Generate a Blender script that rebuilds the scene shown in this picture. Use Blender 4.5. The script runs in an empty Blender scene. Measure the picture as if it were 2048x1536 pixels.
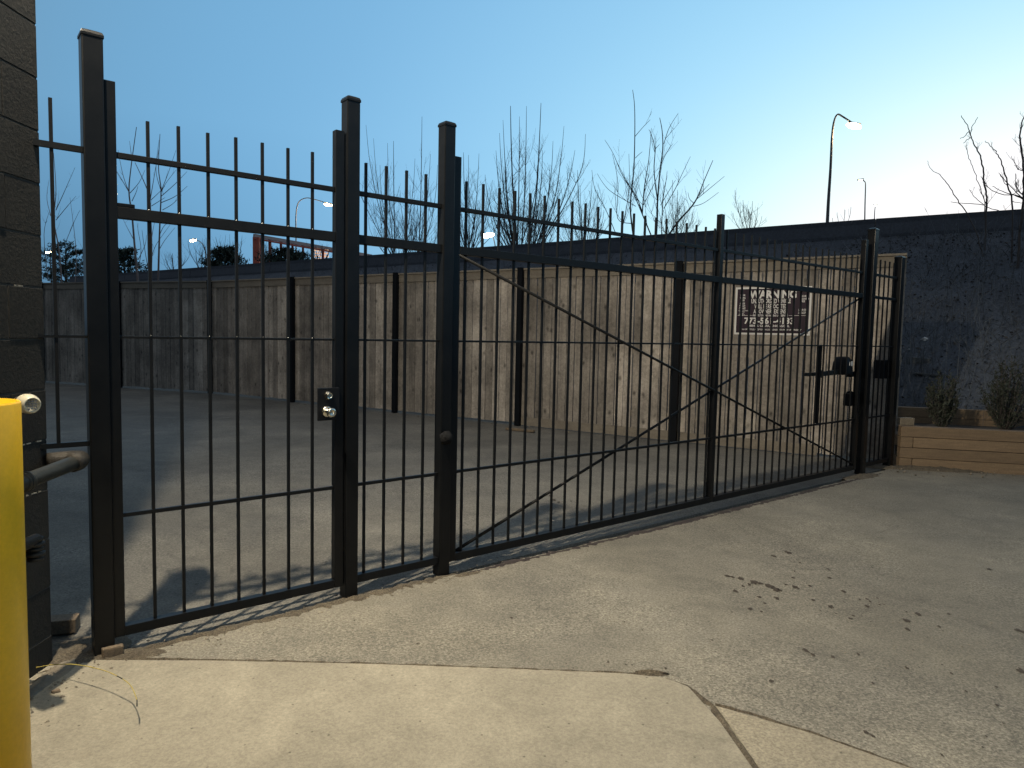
import bpy, bmesh, math, random
from mathutils import Vector, Matrix, noise
R_ = random.Random(7)
C = bpy.context.scene.collection
sc = bpy.context.scene

# ------------------------------------------------------------------ camera
F_PX = 1400.0; CAM_H = 1.5
pitch = math.atan(99/F_PX); roll = math.atan(.0209)
cF = Vector((0, math.cos(pitch), -math.sin(pitch)))
_U = Vector((0, math.sin(pitch), math.cos(pitch))); _R = Vector((1, 0, 0))
cR = _R*math.cos(roll) + _U*math.sin(roll)
cU = -_R*math.sin(roll) + _U*math.cos(roll)
camd = bpy.data.cameras.new('camera'); cam = bpy.data.objects.new('camera', camd); C.objects.link(cam)
camd.sensor_width = 36; camd.lens = 36*F_PX/2048; camd.clip_start = .05; camd.clip_end = 2000
cam.matrix_world = Matrix(((cR.x, cU.x, -cF.x, 0), (cR.y, cU.y, -cF.y, 0), (cR.z, cU.z, -cF.z, CAM_H), (0, 0, 0, 1)))
sc.camera = cam
sc.view_settings.view_transform = 'Standard'; sc.view_settings.look = 'None'
sc.view_settings.exposure = 0; sc.view_settings.gamma = 1

# ------------------------------------------------------------------ world: dusk sky, afterglow low on the right
GLOW_AZ = math.radians(42)
w = bpy.data.worlds.new('World'); sc.world = w; w.use_nodes = True
nt = w.node_tree; nt.nodes.clear(); L = nt.links.new
def N(t, **k):
    n = nt.nodes.new(t)
    for a, b in k.items(): setattr(n, a, b)
    return n
out = N('ShaderNodeOutputWorld'); bg = N('ShaderNodeBackground')
tc = N('ShaderNodeTexCoord')
sep = N('ShaderNodeSeparateXYZ'); L(tc.outputs['Generated'], sep.inputs[0])
zz = N('ShaderNodeMath', operation='MULTIPLY'); L(sep.outputs[2], zz.inputs[0]); zz.inputs[1].default_value = 2.1
cmb = N('ShaderNodeCombineXYZ'); L(sep.outputs[0], cmb.inputs[0]); L(sep.outputs[1], cmb.inputs[1]); L(zz.outputs[0], cmb.inputs[2])
nrm = N('ShaderNodeVectorMath', operation='NORMALIZE'); L(cmb.outputs[0], nrm.inputs[0])
dot = N('ShaderNodeVectorMath', operation='DOT_PRODUCT'); L(nrm.outputs[0], dot.inputs[0])
dot.inputs[1].default_value = (math.sin(GLOW_AZ)*.995, math.cos(GLOW_AZ)*.995, .09)
ac = N('ShaderNodeMath', operation='ARCCOSINE'); L(dot.outputs['Value'], ac.inputs[0])
dv = N('ShaderNodeMath', operation='DIVIDE'); L(ac.outputs[0], dv.inputs[0]); dv.inputs[1].default_value = math.pi
rp = N('ShaderNodeValToRGB'); rp.color_ramp.interpolation = 'B_SPLINE'
def ramp(r, stops):
    e = r.color_ramp.elements
    while len(e) < len(stops): e.new(.5)
    for i, (p, c) in enumerate(stops):
        e[i].position = p; e[i].color = (*c, 1)
ramp(rp, [(0, (1.3, 1.33, 1.25)), (18/180, (1.15, 1.22, 1.16)), (28/180, (.68, .97, 1.05)), (38/180, (.41, .75, .96)), (48/180, (.30, .60, .85)),
          (60/180, (.20, .45, .71)), (76/180, (.150, .36, .57)), (100/180, (.15, .18, .205)), (1, (.15, .145, .135))])
L(dv.outputs[0], rp.inputs[0])
hz = N('ShaderNodeMapRange'); L(sep.outputs[2], hz.inputs[0]); hz.inputs[1].default_value = -.02; hz.inputs[2].default_value = .26
hz.inputs[3].default_value = 1; hz.inputs[4].default_value = 0
fa = N('ShaderNodeMapRange'); L(dv.outputs[0], fa.inputs[0]); fa.inputs[1].default_value = 38/180; fa.inputs[2].default_value = 75/180
hm = N('ShaderNodeMath', operation='MULTIPLY'); L(hz.outputs[0], hm.inputs[0]); L(fa.outputs[0], hm.inputs[1])
mx = N('ShaderNodeMix', data_type='RGBA', blend_type='MULTIPLY'); L(hm.outputs[0], mx.inputs[0]); L(rp.outputs[0], mx.inputs[6]); mx.inputs[7].default_value = (.42, .50, .58, 1)
sky = N('ShaderNodeTexSky', sky_type='NISHITA', sun_disc=False)
sky.sun_elevation = math.radians(1.5); sky.sun_rotation = GLOW_AZ; sky.ozone_density = 4
sm = N('ShaderNodeVectorMath', operation='SCALE'); L(sky.outputs[0], sm.inputs[0]); sm.inputs['Scale'].default_value = .05
up_ = N('ShaderNodeMapRange'); L(sep.outputs[2], up_.inputs[0]); up_.inputs[1].default_value = .54; up_.inputs[2].default_value = .80
m2 = N('ShaderNodeMix', data_type='RGBA'); L(up_.outputs[0], m2.inputs[0]); L(mx.outputs[2], m2.inputs[6]); m2.inputs[7].default_value = (.33, .345, .365, 1)
ad = N('ShaderNodeVectorMath', operation='ADD'); L(m2.outputs[2], ad.inputs[0]); L(sm.outputs[0], ad.inputs[1])
L(ad.outputs[0], bg.inputs[0]); bg.inputs[1].default_value = 1.0; L(bg.outputs[0], out.inputs[0])

LAMP = Vector((-1.77, 2.35, 4.62))     # the flood light on the block building, just above the frame

# ------------------------------------------------------------------ materials
def mat(name, col, rough=.7, col2=None, scale=4, stretch=(1, 1, 1), detail=6, contrast=.25, bump=0, bscale=60, metal=0, spec=.5,
        island=0, speck=0, speck_scale=90, emis=None, estr=0, bdist=.01, coat=0):
    m = bpy.data.materials.new(name); m.use_nodes = True; t = m.node_tree; b = t.nodes['Principled BSDF']
    lk = t.links.new
    b.inputs['Roughness'].default_value = rough; b.inputs['Metallic'].default_value = metal
    b.inputs['Specular IOR Level'].default_value = spec; b.inputs['Coat Weight'].default_value = coat
    if emis:
        b.inputs['Emission Color'].default_value = (*emis, 1); b.inputs['Emission Strength'].default_value = estr
    tc = t.nodes.new('ShaderNodeTexCoord'); mp = t.nodes.new('ShaderNodeMapping'); lk(tc.outputs['Object'], mp.inputs[0])
    mp.inputs['Scale'].default_value = stretch
    n1 = t.nodes.new('ShaderNodeTexNoise'); n1.inputs['Scale'].default_value = scale; n1.inputs['Detail'].default_value = detail
    n1.inputs['Roughness'].default_value = .62; lk(mp.outputs[0], n1.inputs[0])
    r = t.nodes.new('ShaderNodeMapRange'); r.inputs[1].default_value = .5-contrast; r.inputs[2].default_value = .5+contrast
    lk(n1.outputs[0], r.inputs[0])
    mixn = t.nodes.new('ShaderNodeMix'); mixn.data_type = 'RGBA'; lk(r.outputs[0], mixn.inputs[0])
    mixn.inputs[6].default_value = (*col, 1); mixn.inputs[7].default_value = (*(col2 or tuple(c*.75 for c in col)), 1)
    cur = mixn.outputs[2]
    if speck:
        n3 = t.nodes.new('ShaderNodeTexNoise'); n3.inputs['Scale'].default_value = speck_scale; n3.inputs['Detail'].default_value = 3
        n3.inputs['Roughness'].default_value = .8; lk(tc.outputs['Object'], n3.inputs[0])
        r3 = t.nodes.new('ShaderNodeMapRange'); r3.inputs[1].default_value = .36; r3.inputs[2].default_value = .64
        r3.inputs[3].default_value = 1-speck; r3.inputs[4].default_value = 1+speck; lk(n3.outputs[0], r3.inputs[0])
        s3 = t.nodes.new('ShaderNodeVectorMath'); s3.operation = 'SCALE'; lk(cur, s3.inputs[0]); lk(r3.outputs[0], s3.inputs['Scale']); cur = s3.outputs[0]
    if island:
        g = t.nodes.new('ShaderNodeNewGeometry'); ri = t.nodes.new('ShaderNodeMapRange')
        ri.inputs[3].default_value = 1-island; ri.inputs[4].default_value = 1+island; lk(g.outputs['Random Per Island'], ri.inputs[0])
        si = t.nodes.new('ShaderNodeVectorMath'); si.operation = 'SCALE'; lk(cur, si.inputs[0]); lk(ri.outputs[0], si.inputs['Scale']); cur = si.outputs[0]
    lk(cur, b.inputs['Base Color'])
    if bump:
        n2 = t.nodes.new('ShaderNodeTexNoise'); n2.inputs['Scale'].default_value = bscale; n2.inputs['Detail'].default_value = 5
        n2.inputs['Roughness'].default_value = .7; lk(mp.outputs[0], n2.inputs[0])
        bn = t.nodes.new('ShaderNodeBump'); bn.inputs['Strength'].default_value = bump; bn.inputs['Distance'].default_value = bdist
        lk(n2.outputs[0], bn.inputs['Height']); lk(bn.outputs[0], b.inputs['Normal'])
    m['cur'] = 0
    return m

M = {}
M['steel'] = mat('black_gloss_paint', (.0028, .0032, .0038), .3, (.006, .0065, .0072), scale=9, bump=.15, bscale=35, bdist=.002, spec=.22)
M['steel2'] = mat('black_satin_paint', (.0035, .004, .0048), .42, (.007, .0075, .008), scale=14, bump=.2, bscale=60, bdist=.002, spec=.2)
M['postpaint'] = mat('dull_black_paint', (.006, .0075, .010), .7, (.003, .004, .006), scale=5, spec=.1)
M['block'] = mat('dark_painted_block', (.023, .022, .019), .8, (.015, .0145, .013), scale=6, spec=.25, bump=.45, bscale=55, bdist=.008, island=.08, speck=.25, speck_scale=140)
M['mortar'] = mat('mortar', (.045, .043, .038), .9, (.028, .027, .024), scale=30, bump=.6, bscale=80)
M['chip'] = mat('chipped_mortar', (.35, .33, .27), .9, (.2, .19, .16), scale=40)
M['yellow'] = mat('yellow_paint', (.72, .42, .010), .42, (.62, .36, .012), scale=7, bump=.1, bscale=30, bdist=.002, speck=.05, speck_scale=60, spec=.35)
M['yellow_rust'] = mat('yellow_dark', (.08, .04, .015), .8)
M['concrete'] = mat('pale_concrete', (.265, .235, .165), .85, (.215, .192, .138), scale=2.6, contrast=.2, bump=.6, bscale=90, bdist=.005, speck=.30, speck_scale=75)
M['concrete2'] = mat('pale_concrete_rough', (.25, .222, .16), .88, (.18, .162, .12), scale=4.5, contrast=.2, bump=.8, bscale=80, bdist=.006, speck=.45, speck_scale=60)
M['dirt'] = mat('dirt', (.13, .108, .074), .95, (.06, .048, .034), scale=18, bump=.9, bscale=70, bdist=.012, speck=.5, speck_scale=110)
M['seam'] = mat('broken_seam', (.045, .033, .03), .95, (.02, .015, .014), scale=14, bump=.8, bscale=60)
M['rubble'] = mat('rubble', (.22, .19, .14), .9, (.12, .10, .075), scale=30, island=.4, bump=.4, bscale=90)
M['brick'] = mat('old_brick', (.17, .12, .075), .9, (.11, .09, .065), scale=14, bump=.6, bscale=80, bdist=.005, speck=.3)
M['steelpipe'] = mat('grey_pipe', (.032, .034, .030), .5, (.02, .021, .019), scale=12, bump=.3, bscale=60, metal=.35, bdist=.003)
M['fitting'] = mat('rusty_fitting', (.035, .030, .022), .6, (.018, .016, .014), scale=20, bump=.5, bscale=80, metal=.3)
M['cream'] = mat('cream_plastic', (.50, .47, .36), .35, (.44, .41, .31), scale=10)
M['keypadface'] = mat('keypad_face', (.03, .032, .045), .4)
M['key'] = mat('keypad_keys', (.20, .21, .24), .5)
M['chrome'] = mat('satin_nickel', (.62, .60, .52), .22, (.5, .49, .43), metal=1, scale=30)
M['timber'] = mat('landscape_timber', (.215, .150, .088), .8, (.13, .093, .058), scale=5, stretch=(1, 1, 9), bump=.5, bscale=40, island=.22, speck=.15, bdist=.005)
M['soil'] = mat('planter_soil', (.03, .024, .018), .95, scale=20, bump=.8, bscale=50)
M['hill'] = mat('hillside_litter', (.072, .085, .106), .95, (.038, .047, .062), scale=1.6, contrast=.25, bump=.6, bscale=18, bdist=.05, speck=.28, speck_scale=22)  # litter colour lifted and blued, carrying the hazy lens veil
M['brush'] = mat('dead_brush', (.10, .11, .12), .9, (.05, .058, .066), scale=3, island=.5)
M['bark'] = mat('bark', (.075, .062, .058), .85, (.045, .04, .038), scale=6, bump=.3, bscale=30)
M['barklight'] = mat('pale_brown_bark', (.19, .145, .13), .85, (.12, .09, .085), scale=6)
M['bark2'] = mat('bark_thin', (.06, .052, .052), .85, (.035, .033, .035), scale=6)
M['conifer'] = mat('conifer_needles', (.024, .04, .026), .85, (.014, .024, .018), scale=3, island=.4)
M['shrub'] = mat('evergreen_shrub', (.032, .04, .026), .8, (.02, .027, .02), scale=5, island=.45)
M['barrier'] = mat('barrier_concrete', (.048, .058, .076), .85, (.036, .044, .058), scale=2, bump=.3, bscale=20, speck=.2, speck_scale=20)  # concrete tone with the same bluish veil mixed in
M['galv'] = mat('lamp_pole_metal', (.10, .10, .105), .5, metal=.5)
M['lampglow'] = mat('sodium_lens', (.9, .8, .6), .3, emis=(1, .74, .38), estr=60)
M['lampwhite'] = mat('white_lens', (.9, .9, .85), .3, emis=(1, .95, .8), estr=60)
M['redsteel'] = mat('red_steel', (.50, .10, .055), .6, (.36, .07, .045), scale=2)
M['palebeam'] = mat('pale_steel', (.42, .33, .30), .6)
M['litpanel'] = mat('lit_panel', (.8, .6, .45), .6, emis=(1, .62, .38), estr=.9)
M['signwhite'] = mat('sign_white', (.55, .55, .54), .5, (.50, .50, .49), scale=20)
M['signdark'] = mat('sign_maroon', (.020, .011, .022), .6, spec=.2)
M['litter'] = mat('plastic_litter', (.5, .52, .52), .5)
M['plastic'] = mat('black_plastic', (.006, .007, .009), .5, spec=.15)
M['stain'] = mat('oil_spots', (.058, .043, .028), .8, (.034, .026, .018), scale=60)
M['wire'] = mat('yellow_wire', (.55, .44, .10), .5)
M['wireblack'] = mat('dark_wire', (.04, .035, .02), .5)
M['weld'] = mat('weld_metal', (.25, .25, .24), .4, metal=.6)
M['red'] = mat('red_reflector', (.35, .03, .02), .4)
M['leaf'] = mat('dry_leaf', (.055, .05, .045), .9, (.03, .028, .025), island=.4)

def ground_mat(name, a, b_, coarse, dark, spk=.34, cracks=1):
    m = mat(name, a, .88, b_, scale=1.3, contrast=.18, bump=.55, bscale=120, bdist=.005, speck=spk, speck_scale=85)
    t = m.node_tree; lk = t.links.new; bs = t.nodes['Principled BSDF']
    src = bs.inputs['Base Color'].links[0].from_socket
    tcn = [x for x in t.nodes if x.type == 'TEX_COORD'][0]
    def nz(sc_, det, dist, lo, hi, o0, o1, rough=.6):
        n = t.nodes.new('ShaderNodeTexNoise'); n.inputs['Scale'].default_value = sc_; n.inputs['Detail'].default_value = det; n.inputs['Distortion'].default_value = dist; n.inputs['Roughness'].default_value = rough
        lk(tcn.outputs['Object'], n.inputs[0]); r = t.nodes.new('ShaderNodeMapRange'); r.inputs[1].default_value = lo; r.inputs[2].default_value = hi; r.inputs[3].default_value = o0; r.inputs[4].default_value = o1
        lk(n.outputs[0], r.inputs[0]); return r.outputs[0]
    def mul(x, y, op='MULTIPLY'):
        q = t.nodes.new('ShaderNodeMath'); q.operation = op
        for k, v in ((0, x), (1, y)):
            if isinstance(v, (int, float)): q.inputs[k].default_value = v
            else: lk(v, q.inputs[k])
        return q.outputs[0]
    broad = nz(.42, 5, .8, .36, .64, dark, 1.15); mid = nz(3.2, 6, .4, .35, .65, .84, 1.12, .7)
    stain = nz(1.7, 7, 1.2, .62, .70, 1, .74, .65)
    v = t.nodes.new('ShaderNodeTexVoronoi'); v.inputs['Scale'].default_value = 105; lk(tcn.outputs['Object'], v.inputs[0])
    sc_ = t.nodes.new('ShaderNodeSeparateColor'); lk(v.outputs['Color'], sc_.inputs[0])
    cmask = nz(.8, 4, .5, .42, .58, .35, 1.5)
    st = mul(mul(sc_.outputs[0], -.5, 'ADD'), mul(cmask, coarse*2)); stones = mul(st, 1.0, 'ADD')
    v2 = t.nodes.new('ShaderNodeTexVoronoi'); v2.inputs['Scale'].default_value = 14; lk(tcn.outputs['Object'], v2.inputs[0])
    vr2 = t.nodes.new('ShaderNodeMapRange'); vr2.inputs[1].default_value = .04; vr2.inputs[2].default_value = .09; vr2.inputs[3].default_value = .45; vr2.inputs[4].default_value = 1
    lk(v2.outputs['Distance'], vr2.inputs[0])
    # hairline cracks
    v3 = t.nodes.new('ShaderNodeTexVoronoi'); v3.feature = 'DISTANCE_TO_EDGE'; v3.inputs['Scale'].default_value = .55
    wn = t.nodes.new('ShaderNodeTexNoise'); wn.inputs['Scale'].default_value = 2.5; wn.inputs['Detail'].default_value = 6; lk(tcn.outputs['Object'], wn.inputs[0])
    wm = t.nodes.new('ShaderNodeVectorMath'); wm.operation = 'SCALE'; wm.inputs['Scale'].default_value = .35; lk(wn.outputs['Color'], wm.inputs[0])
    wa = t.nodes.new('ShaderNodeVectorMath'); wa.operation = 'ADD'; lk(tcn.outputs['Object'], wa.inputs[0]); lk(wm.outputs[0], wa.inputs[1]); lk(wa.outputs[0], v3.inputs[0])
    vr3 = t.nodes.new('ShaderNodeMapRange'); vr3.inputs[1].default_value = .0; vr3.inputs[2].default_value = .0045; vr3.inputs[3].default_value = .62; vr3.inputs[4].default_value = 1; lk(v3.outputs['Distance'], vr3.inputs[0])
    crk = mul(1.0, mul(mul(mul(vr3.outputs[0], -1.0), 1.0, 'ADD'), nz(.9, 3, 0, .52, .62, 0, .7*cracks)), 'SUBTRACT')
    f = mul(mul(mul(broad, mid), mul(stones, vr2.outputs[0])), mul(stain, crk))
    s = t.nodes.new('ShaderNodeVectorMath'); s.operation = 'SCALE'; lk(src, s.inputs[0]); lk(f, s.inputs['Scale'])
    lk(s.outputs[0], bs.inputs['Base Color'])
    return m
M['apron'] = ground_mat('worn_apron', (.192, .176, .136), (.148, .137, .110), .22, .78)
M['court'] = ground_mat('courtyard_asphalt', (.150, .141, .118), (.112, .107, .094), .25, .75)
M['concrete'] = ground_mat('pale_concrete', (.288, .260, .195), (.252, .228, .172), .035, .92, .17, 0)
M['concrete2'] = ground_mat('pale_concrete_rough', (.29, .256, .185), (.22, .195, .145), .12, .85, .26, 0)
M['ground'] = mat('far_ground', (.06, .055, .045), .95, scale=.5)

def wood_mat():
    m = mat('fence_boards', (.325, .292, .250), .85, (.20, .18, .158), scale=2.6, stretch=(3.2, 3.2, .35), contrast=.16, bump=.5, bscale=30, island=.40, bdist=.005, speck=.2, speck_scale=22)
    t = m.node_tree; lk = t.links.new; bs = t.nodes['Principled BSDF']
    src = bs.inputs['Base Color'].links[0].from_socket
    tcn = [x for x in t.nodes if x.type == 'TEX_COORD'][0]
    mp = t.nodes.new('ShaderNodeMapping'); mp.inputs['Scale'].default_value = (1.2, 1.2, .8); lk(tcn.outputs['Object'], mp.inputs[0])
    v = t.nodes.new('ShaderNodeTexVoronoi'); v.inputs['Scale'].default_value = 5; lk(mp.outputs[0], v.inputs[0])
    r = t.nodes.new('ShaderNodeMapRange'); r.inputs[1].default_value = .05; r.inputs[2].default_value = .21; r.inputs[3].default_value = .30; r.inputs[4].default_value = 1
    lk(v.outputs['Distance'], r.inputs[0])
    # weather blotches
    n = t.nodes.new('ShaderNodeTexNoise'); n.inputs['Scale'].default_value = 1.7; n.inputs['Detail'].default_value = 7; n.inputs['Roughness'].default_value = .7; lk(tcn.outputs['Object'], n.inputs[0])
    r2 = t.nodes.new('ShaderNodeMapRange'); r2.inputs[1].default_value = .35; r2.inputs[2].default_value = .62; r2.inputs[3].default_value = .58; r2.inputs[4].default_value = 1.12; lk(n.outputs[0], r2.inputs[0])
    mu = t.nodes.new('ShaderNodeMath'); mu.operation = 'MULTIPLY'; lk(r.outputs[0], mu.inputs[0]); lk(r2.outputs[0], mu.inputs[1])
    s = t.nodes.new('ShaderNodeVectorMath'); s.operation = 'SCALE'; lk(src, s.inputs[0]); lk(mu.outputs[0], s.inputs['Scale'])
    lk(s.outputs[0], bs.inputs['Base Color']); return m
M['wood'] = wood_mat()
M['trim'] = mat('fence_trim', (.22, .195, .155), .85, (.15, .13, .105), scale=3, stretch=(1, 1, 4), bump=.3, bscale=30, island=.15, speck=.12, speck_scale=30)

# ------------------------------------------------------------------ helpers
def tag(o, label=None, cat=None, group=None, kind=None):
    if label: o['label'] = label
    if cat: o['category'] = cat
    if group: o['group'] = group
    if kind: o['kind'] = kind
    return o
def empty(name, loc, label, cat, group=None):
    o = bpy.data.objects.new(name, None); C.objects.link(o); o.location = loc; o.empty_display_size = .2
    return tag(o, label, cat, group)
class MB:
    def __init__(s): s.v = []; s.f = []
    def add(s, vs, fs):
        k = len(s.v); s.v += [Vector(v) for v in vs]; s.f += [tuple(i+k for i in f) for f in fs]; return s
    def obox(s, c, ax, ay, az):        # centre and three half-extent vectors
        c = Vector(c); vs = [c+ax*i+ay*j+az*k for i in (-1, 1) for j in (-1, 1) for k in (-1, 1)]
        return s.add(vs, [(0, 1, 3, 2), (4, 6, 7, 5), (0, 4, 5, 1), (2, 3, 7, 6), (0, 2, 6, 4), (1, 5, 7, 3)])
    def bar(s, a, b, wd, th, side):    # box from a to b; side = direction of the width
        a = Vector(a); b = Vector(b); d = (b-a); L = d.length; d.normalize(); side = Vector(side); side = (side-d*side.dot(d)).normalized(); u = d.cross(side)
        return s.obox((a+b)/2, d*L/2, side*wd/2, u*th/2)
    def tube(s, pts, rad, n=8, cap=True):
        pts = [Vector(p) for p in pts]
        if not hasattr(rad, '__len__'): rad = [rad]*len(pts)
        k = len(s.v); d0 = (pts[1]-pts[0]).normalized(); up = Vector((0, 0, 1)) if abs(d0.z) < .9 else Vector((1, 0, 0)); u = d0.cross(up).normalized()
        for i, p in enumerate(pts):
            d = ((pts[min(i+1, len(pts)-1)]-pts[max(i-1, 0)])).normalized(); u = (u-d*u.dot(d)).normalized(); v = d.cross(u)
            for j in range(n):
                a = 2*math.pi*j/n; s.v.append(p+(u*math.cos(a)+v*math.sin(a))*rad[i])
        for i in range(len(pts)-1):
            for j in range(n): s.f.append((k+i*n+j, k+i*n+(j+1) % n, k+(i+1)*n+(j+1) % n, k+(i+1)*n+j))
        if cap: s.f.append(tuple(k+j for j in reversed(range(n)))); s.f.append(tuple(k+(len(pts)-1)*n+j for j in range(n)))
        return s
    def lathe(s, o, ax, prof, n=24):   # prof = [(distance along axis, radius)]
        ax = Vector(ax).normalized(); return s.tube_prof(o, ax, prof, n)
    def tube_prof(s, o, ax, prof, n):
        o = Vector(o); up = Vector((0, 0, 1)) if abs(ax.z) < .9 else Vector((1, 0, 0)); u = ax.cross(up).normalized(); v = ax.cross(u); k = len(s.v)
        for (h, r) in prof:
            for j in range(n):
                a = 2*math.pi*j/n; s.v.append(o+ax*h+(u*math.cos(a)+v*math.sin(a))*max(r, 1e-4))
        m = len(prof)
        for i in range(m-1):
            for j in range(n): s.f.append((k+i*n+j, k+i*n+(j+1) % n, k+(i+1)*n+(j+1) % n, k+(i+1)*n+j))
        s.f.append(tuple(k+j for j in reversed(range(n)))); s.f.append(tuple(k+(m-1)*n+j for j in range(n)))
        return s
    def build(s, name, m, parent=None, smooth=False, bevel=0):
        me = bpy.data.meshes.new(name); o = bpy.data.objects.new(name, me); C.objects.link(o)
        off = Vector((0, 0, 0)); q = parent
        while q is not None: off += q.location; q = q.parent
        if parent is None and s.v:     # a top-level mesh gets its origin at its base
            xs = [v.x for v in s.v]; ys = [v.y for v in s.v]; off = Vector(((min(xs)+max(xs))/2, (min(ys)+max(ys))/2, min(v.z for v in s.v))); o.location = off
        else: o.parent = parent
        me.from_pydata([v-off for v in s.v], [], s.f)
        bm = bmesh.new(); bm.from_mesh(me)
        if bevel:
            bmesh.ops.recalc_face_normals(bm, faces=bm.faces)
            bmesh.ops.bevel(bm, geom=[e for e in bm.edges if e.is_manifold and e.calc_face_angle(0) > .5], offset=bevel, segments=2, affect='EDGES', profile=.6)
        bmesh.ops.recalc_face_normals(bm, faces=bm.faces); bm.to_mesh(me); bm.free()
        me.materials.append(m)
        if smooth:
            for p in me.polygons: p.use_smooth = True
        return o
def copy_tree(o, parent=None):
    c = o.copy(); C.objects.link(c); c.parent = parent
    for ch in list(o.children): copy_tree(ch, c)
    return c
Z = Vector((0, 0, 1)); ORG = Vector((0, 0, CAM_H))
def ray(x, y): return cR*((x-1024)/F_PX) - cU*((y-768)/F_PX) + cF
def G(x, y, z=0):                     # point on the ground seen at a photo position
    d = ray(x, y); return ORG + d*((z-CAM_H)/d.z)
def onplane(x, y, n, d0):
    d = ray(x, y); return ORG + d*((d0-ORG.dot(n))/d.dot(n))
def flat(name, pts, z0, z1, m, parent=None):  # slab from outline
    b = MB(); n = len(pts); b.add([(p[0], p[1], z1) for p in pts]+[(p[0], p[1], z0) for p in pts],
        [tuple(range(n)), tuple(reversed(range(n, 2*n)))]+[(i, (i+1) % n, n+(i+1) % n, n+i) for i in range(n)])
    return b.build(name, m, parent)

# gate line: s metres along it from the first post, o metres towards the camera
P1 = Vector((-1.795, 3.094, 0)); gd = Vector((.773, .634, 0)).normalized(); gn = Vector((gd.y, -gd.x, 0))
D0 = -3.5306; S0 = (-P1).dot(gd)
def gp(s, z, o=-.038):                # measured on the post fronts, moved back to offset o
    k = (-D0-o)/(-D0)
    s2 = S0+(s-S0)*k; z2 = CAM_H+(z-CAM_H)*k
    return Vector((0, 0, 0)) + gd*(s2-S0) + gn*(D0+o) + Z*z2
def gfoot(s, o=-.038): p = gp(s, 0, o); p.z = 0; return p

# fence line
FA = Vector((4.76, 8.58, 0)); fd = Vector((-.8398, .543, 0)).normalized(); fn = Vector((-fd.y, fd.x, 0))
if fn.dot(-FA) < 0: fn = -fn
KT = 13.9; f2 = Vector((-.927, .374, 0)).normalized(); f2n = Vector((-f2.y, f2.x, 0)); f2n = f2n if f2n.y < 0 else -f2n
def fp(t, o, z):
    if t <= KT: return FA+fd*t+fn*o+Z*z
    return FA+fd*KT+f2*(t-KT)+f2n*o+Z*z
def fo(x, y, off): return onplane(x, y, fn, FA.dot(fn)+off)     # point on a vertical plane parallel to the fence, off<0 behind

# ------------------------------------------------------------------ ground
tag(flat('ground', [(-300, -60), (300, -60), (300, 500), (-300, 500)], -.5, -.03, M['ground']), kind='structure')
court = [gfoot(-3, -.0)[:2], gfoot(9.2, 0)[:2], (9, 14), fp(0, -.6, 0)[:2], fp(KT, -.6, 0)[:2], fp(KT+9, -.6, 0)[:2], (-26, 10), (-12, -2)]
court = [gfoot(-4.5)[:2], gfoot(8.6)[:2], fp(-.6, -.5, 0)[:2], fp(KT, -.5, 0)[:2], fp(KT+12, -.5, 0)[:2], (-30, 8)]
tag(flat('courtyard', court, -.2, -.008, M['court']), kind='structure')
# apron outside the gate with a ragged broken edge along the gate line
edge = []
for i in range(0, 260):
    s = -1.2+i*.0385
    q = gp(s, 0, 0); ww = noise.noise(Vector((s*3, 1, 0)))*.035 + noise.noise(Vector((s*17, 4, 0)))*.014
    extra = .03+.05*max(0, min(1, (s-2)/2))*max(0, min(1, (7.2-s)/1))
    p = q+gn*(extra+ww); edge.append((p.x, p.y))
edge += [(14, 9.2), (16, 3), (12, -6), (-9, -6), (-9, -1), (-4.5, 2.0)]
tag(flat('driveway', edge, -.15, .004, M['apron']), kind='structure')
# concrete slabs
sl = [G(40, 1352), G(190, 1325), G(420, 1326), G(750, 1333), G(1100, 1345), G(1250, 1352), G(1330, 1361), G(1375, 1377), G(1440, 1450), G(1500, 1536)]
sl = [(p.x, p.y) for p in sl]
d = Vector((sl[-1][0]-sl[-2][0], sl[-1][1]-sl[-2][1])).normalized()
sl[0] = (-2.3, 3.03); sl += [(sl[-1][0]+d.x*2, sl[-1][1]+d.y*2), (-2.3, .2)]
tag(flat('pavement', sl, -.1, .012, M['concrete']), kind='structure')
s2 = [G(1432, 1416), G(1620, 1470), G(1812, 1538)]; s2 = [(p.x, p.y) for p in s2]
d2 = Vector((s2[-1][0]-s2[-2][0], s2[-1][1]-s2[-2][1])).normalized()
s2 += [(s2[-1][0]+d2.x*1.6, s2[-1][1]+d2.y*1.6), (sl[-2][0]+.05, sl[-2][1]), (sl[9][0]+.028, sl[9][1]), (sl[8][0]+.032, sl[8][1])]
tag(flat('pavement', s2, -.1, .009, M['concrete2']), kind='structure')
# dirt filling the joints
def ribbon(name, pts, wd, z, m, seed, jag=.5, h=.006):
    b = MB(); r = random.Random(seed); P = []
    pts = [Vector((p[0], p[1], 0)) for p in pts]
    dense = []
    for a, c in zip(pts[:-1], pts[1:]):
        k = max(2, int((c-a).length/.03)); dense += [a.lerp(c, i/k) for i in range(k)]
    dense.append(pts[-1]); n = len(dense)
    for i, p in enumerate(dense):
        t = (dense[min(i+1, n-1)]-dense[max(i-1, 0)]).normalized(); s = Vector((-t.y, t.x, 0))
        e = min(1, i/4, (n-1-i)/4)
        wl = wd*e*(1-jag+jag*2*r.random()); wr = wd*e*(1-jag+jag*2*r.random())
        P += [p+s*wl+Z*(z-.01), p+Z*(z+h*r.random()), p-s*wr+Z*(z-.01)]
    b.add(P, [(3*i+j, 3*i+3+j, 3*i+4+j, 3*i+1+j) for i in range(n-1) for j in (0, 1)])
    return b.build(name, m, smooth=True)
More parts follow.
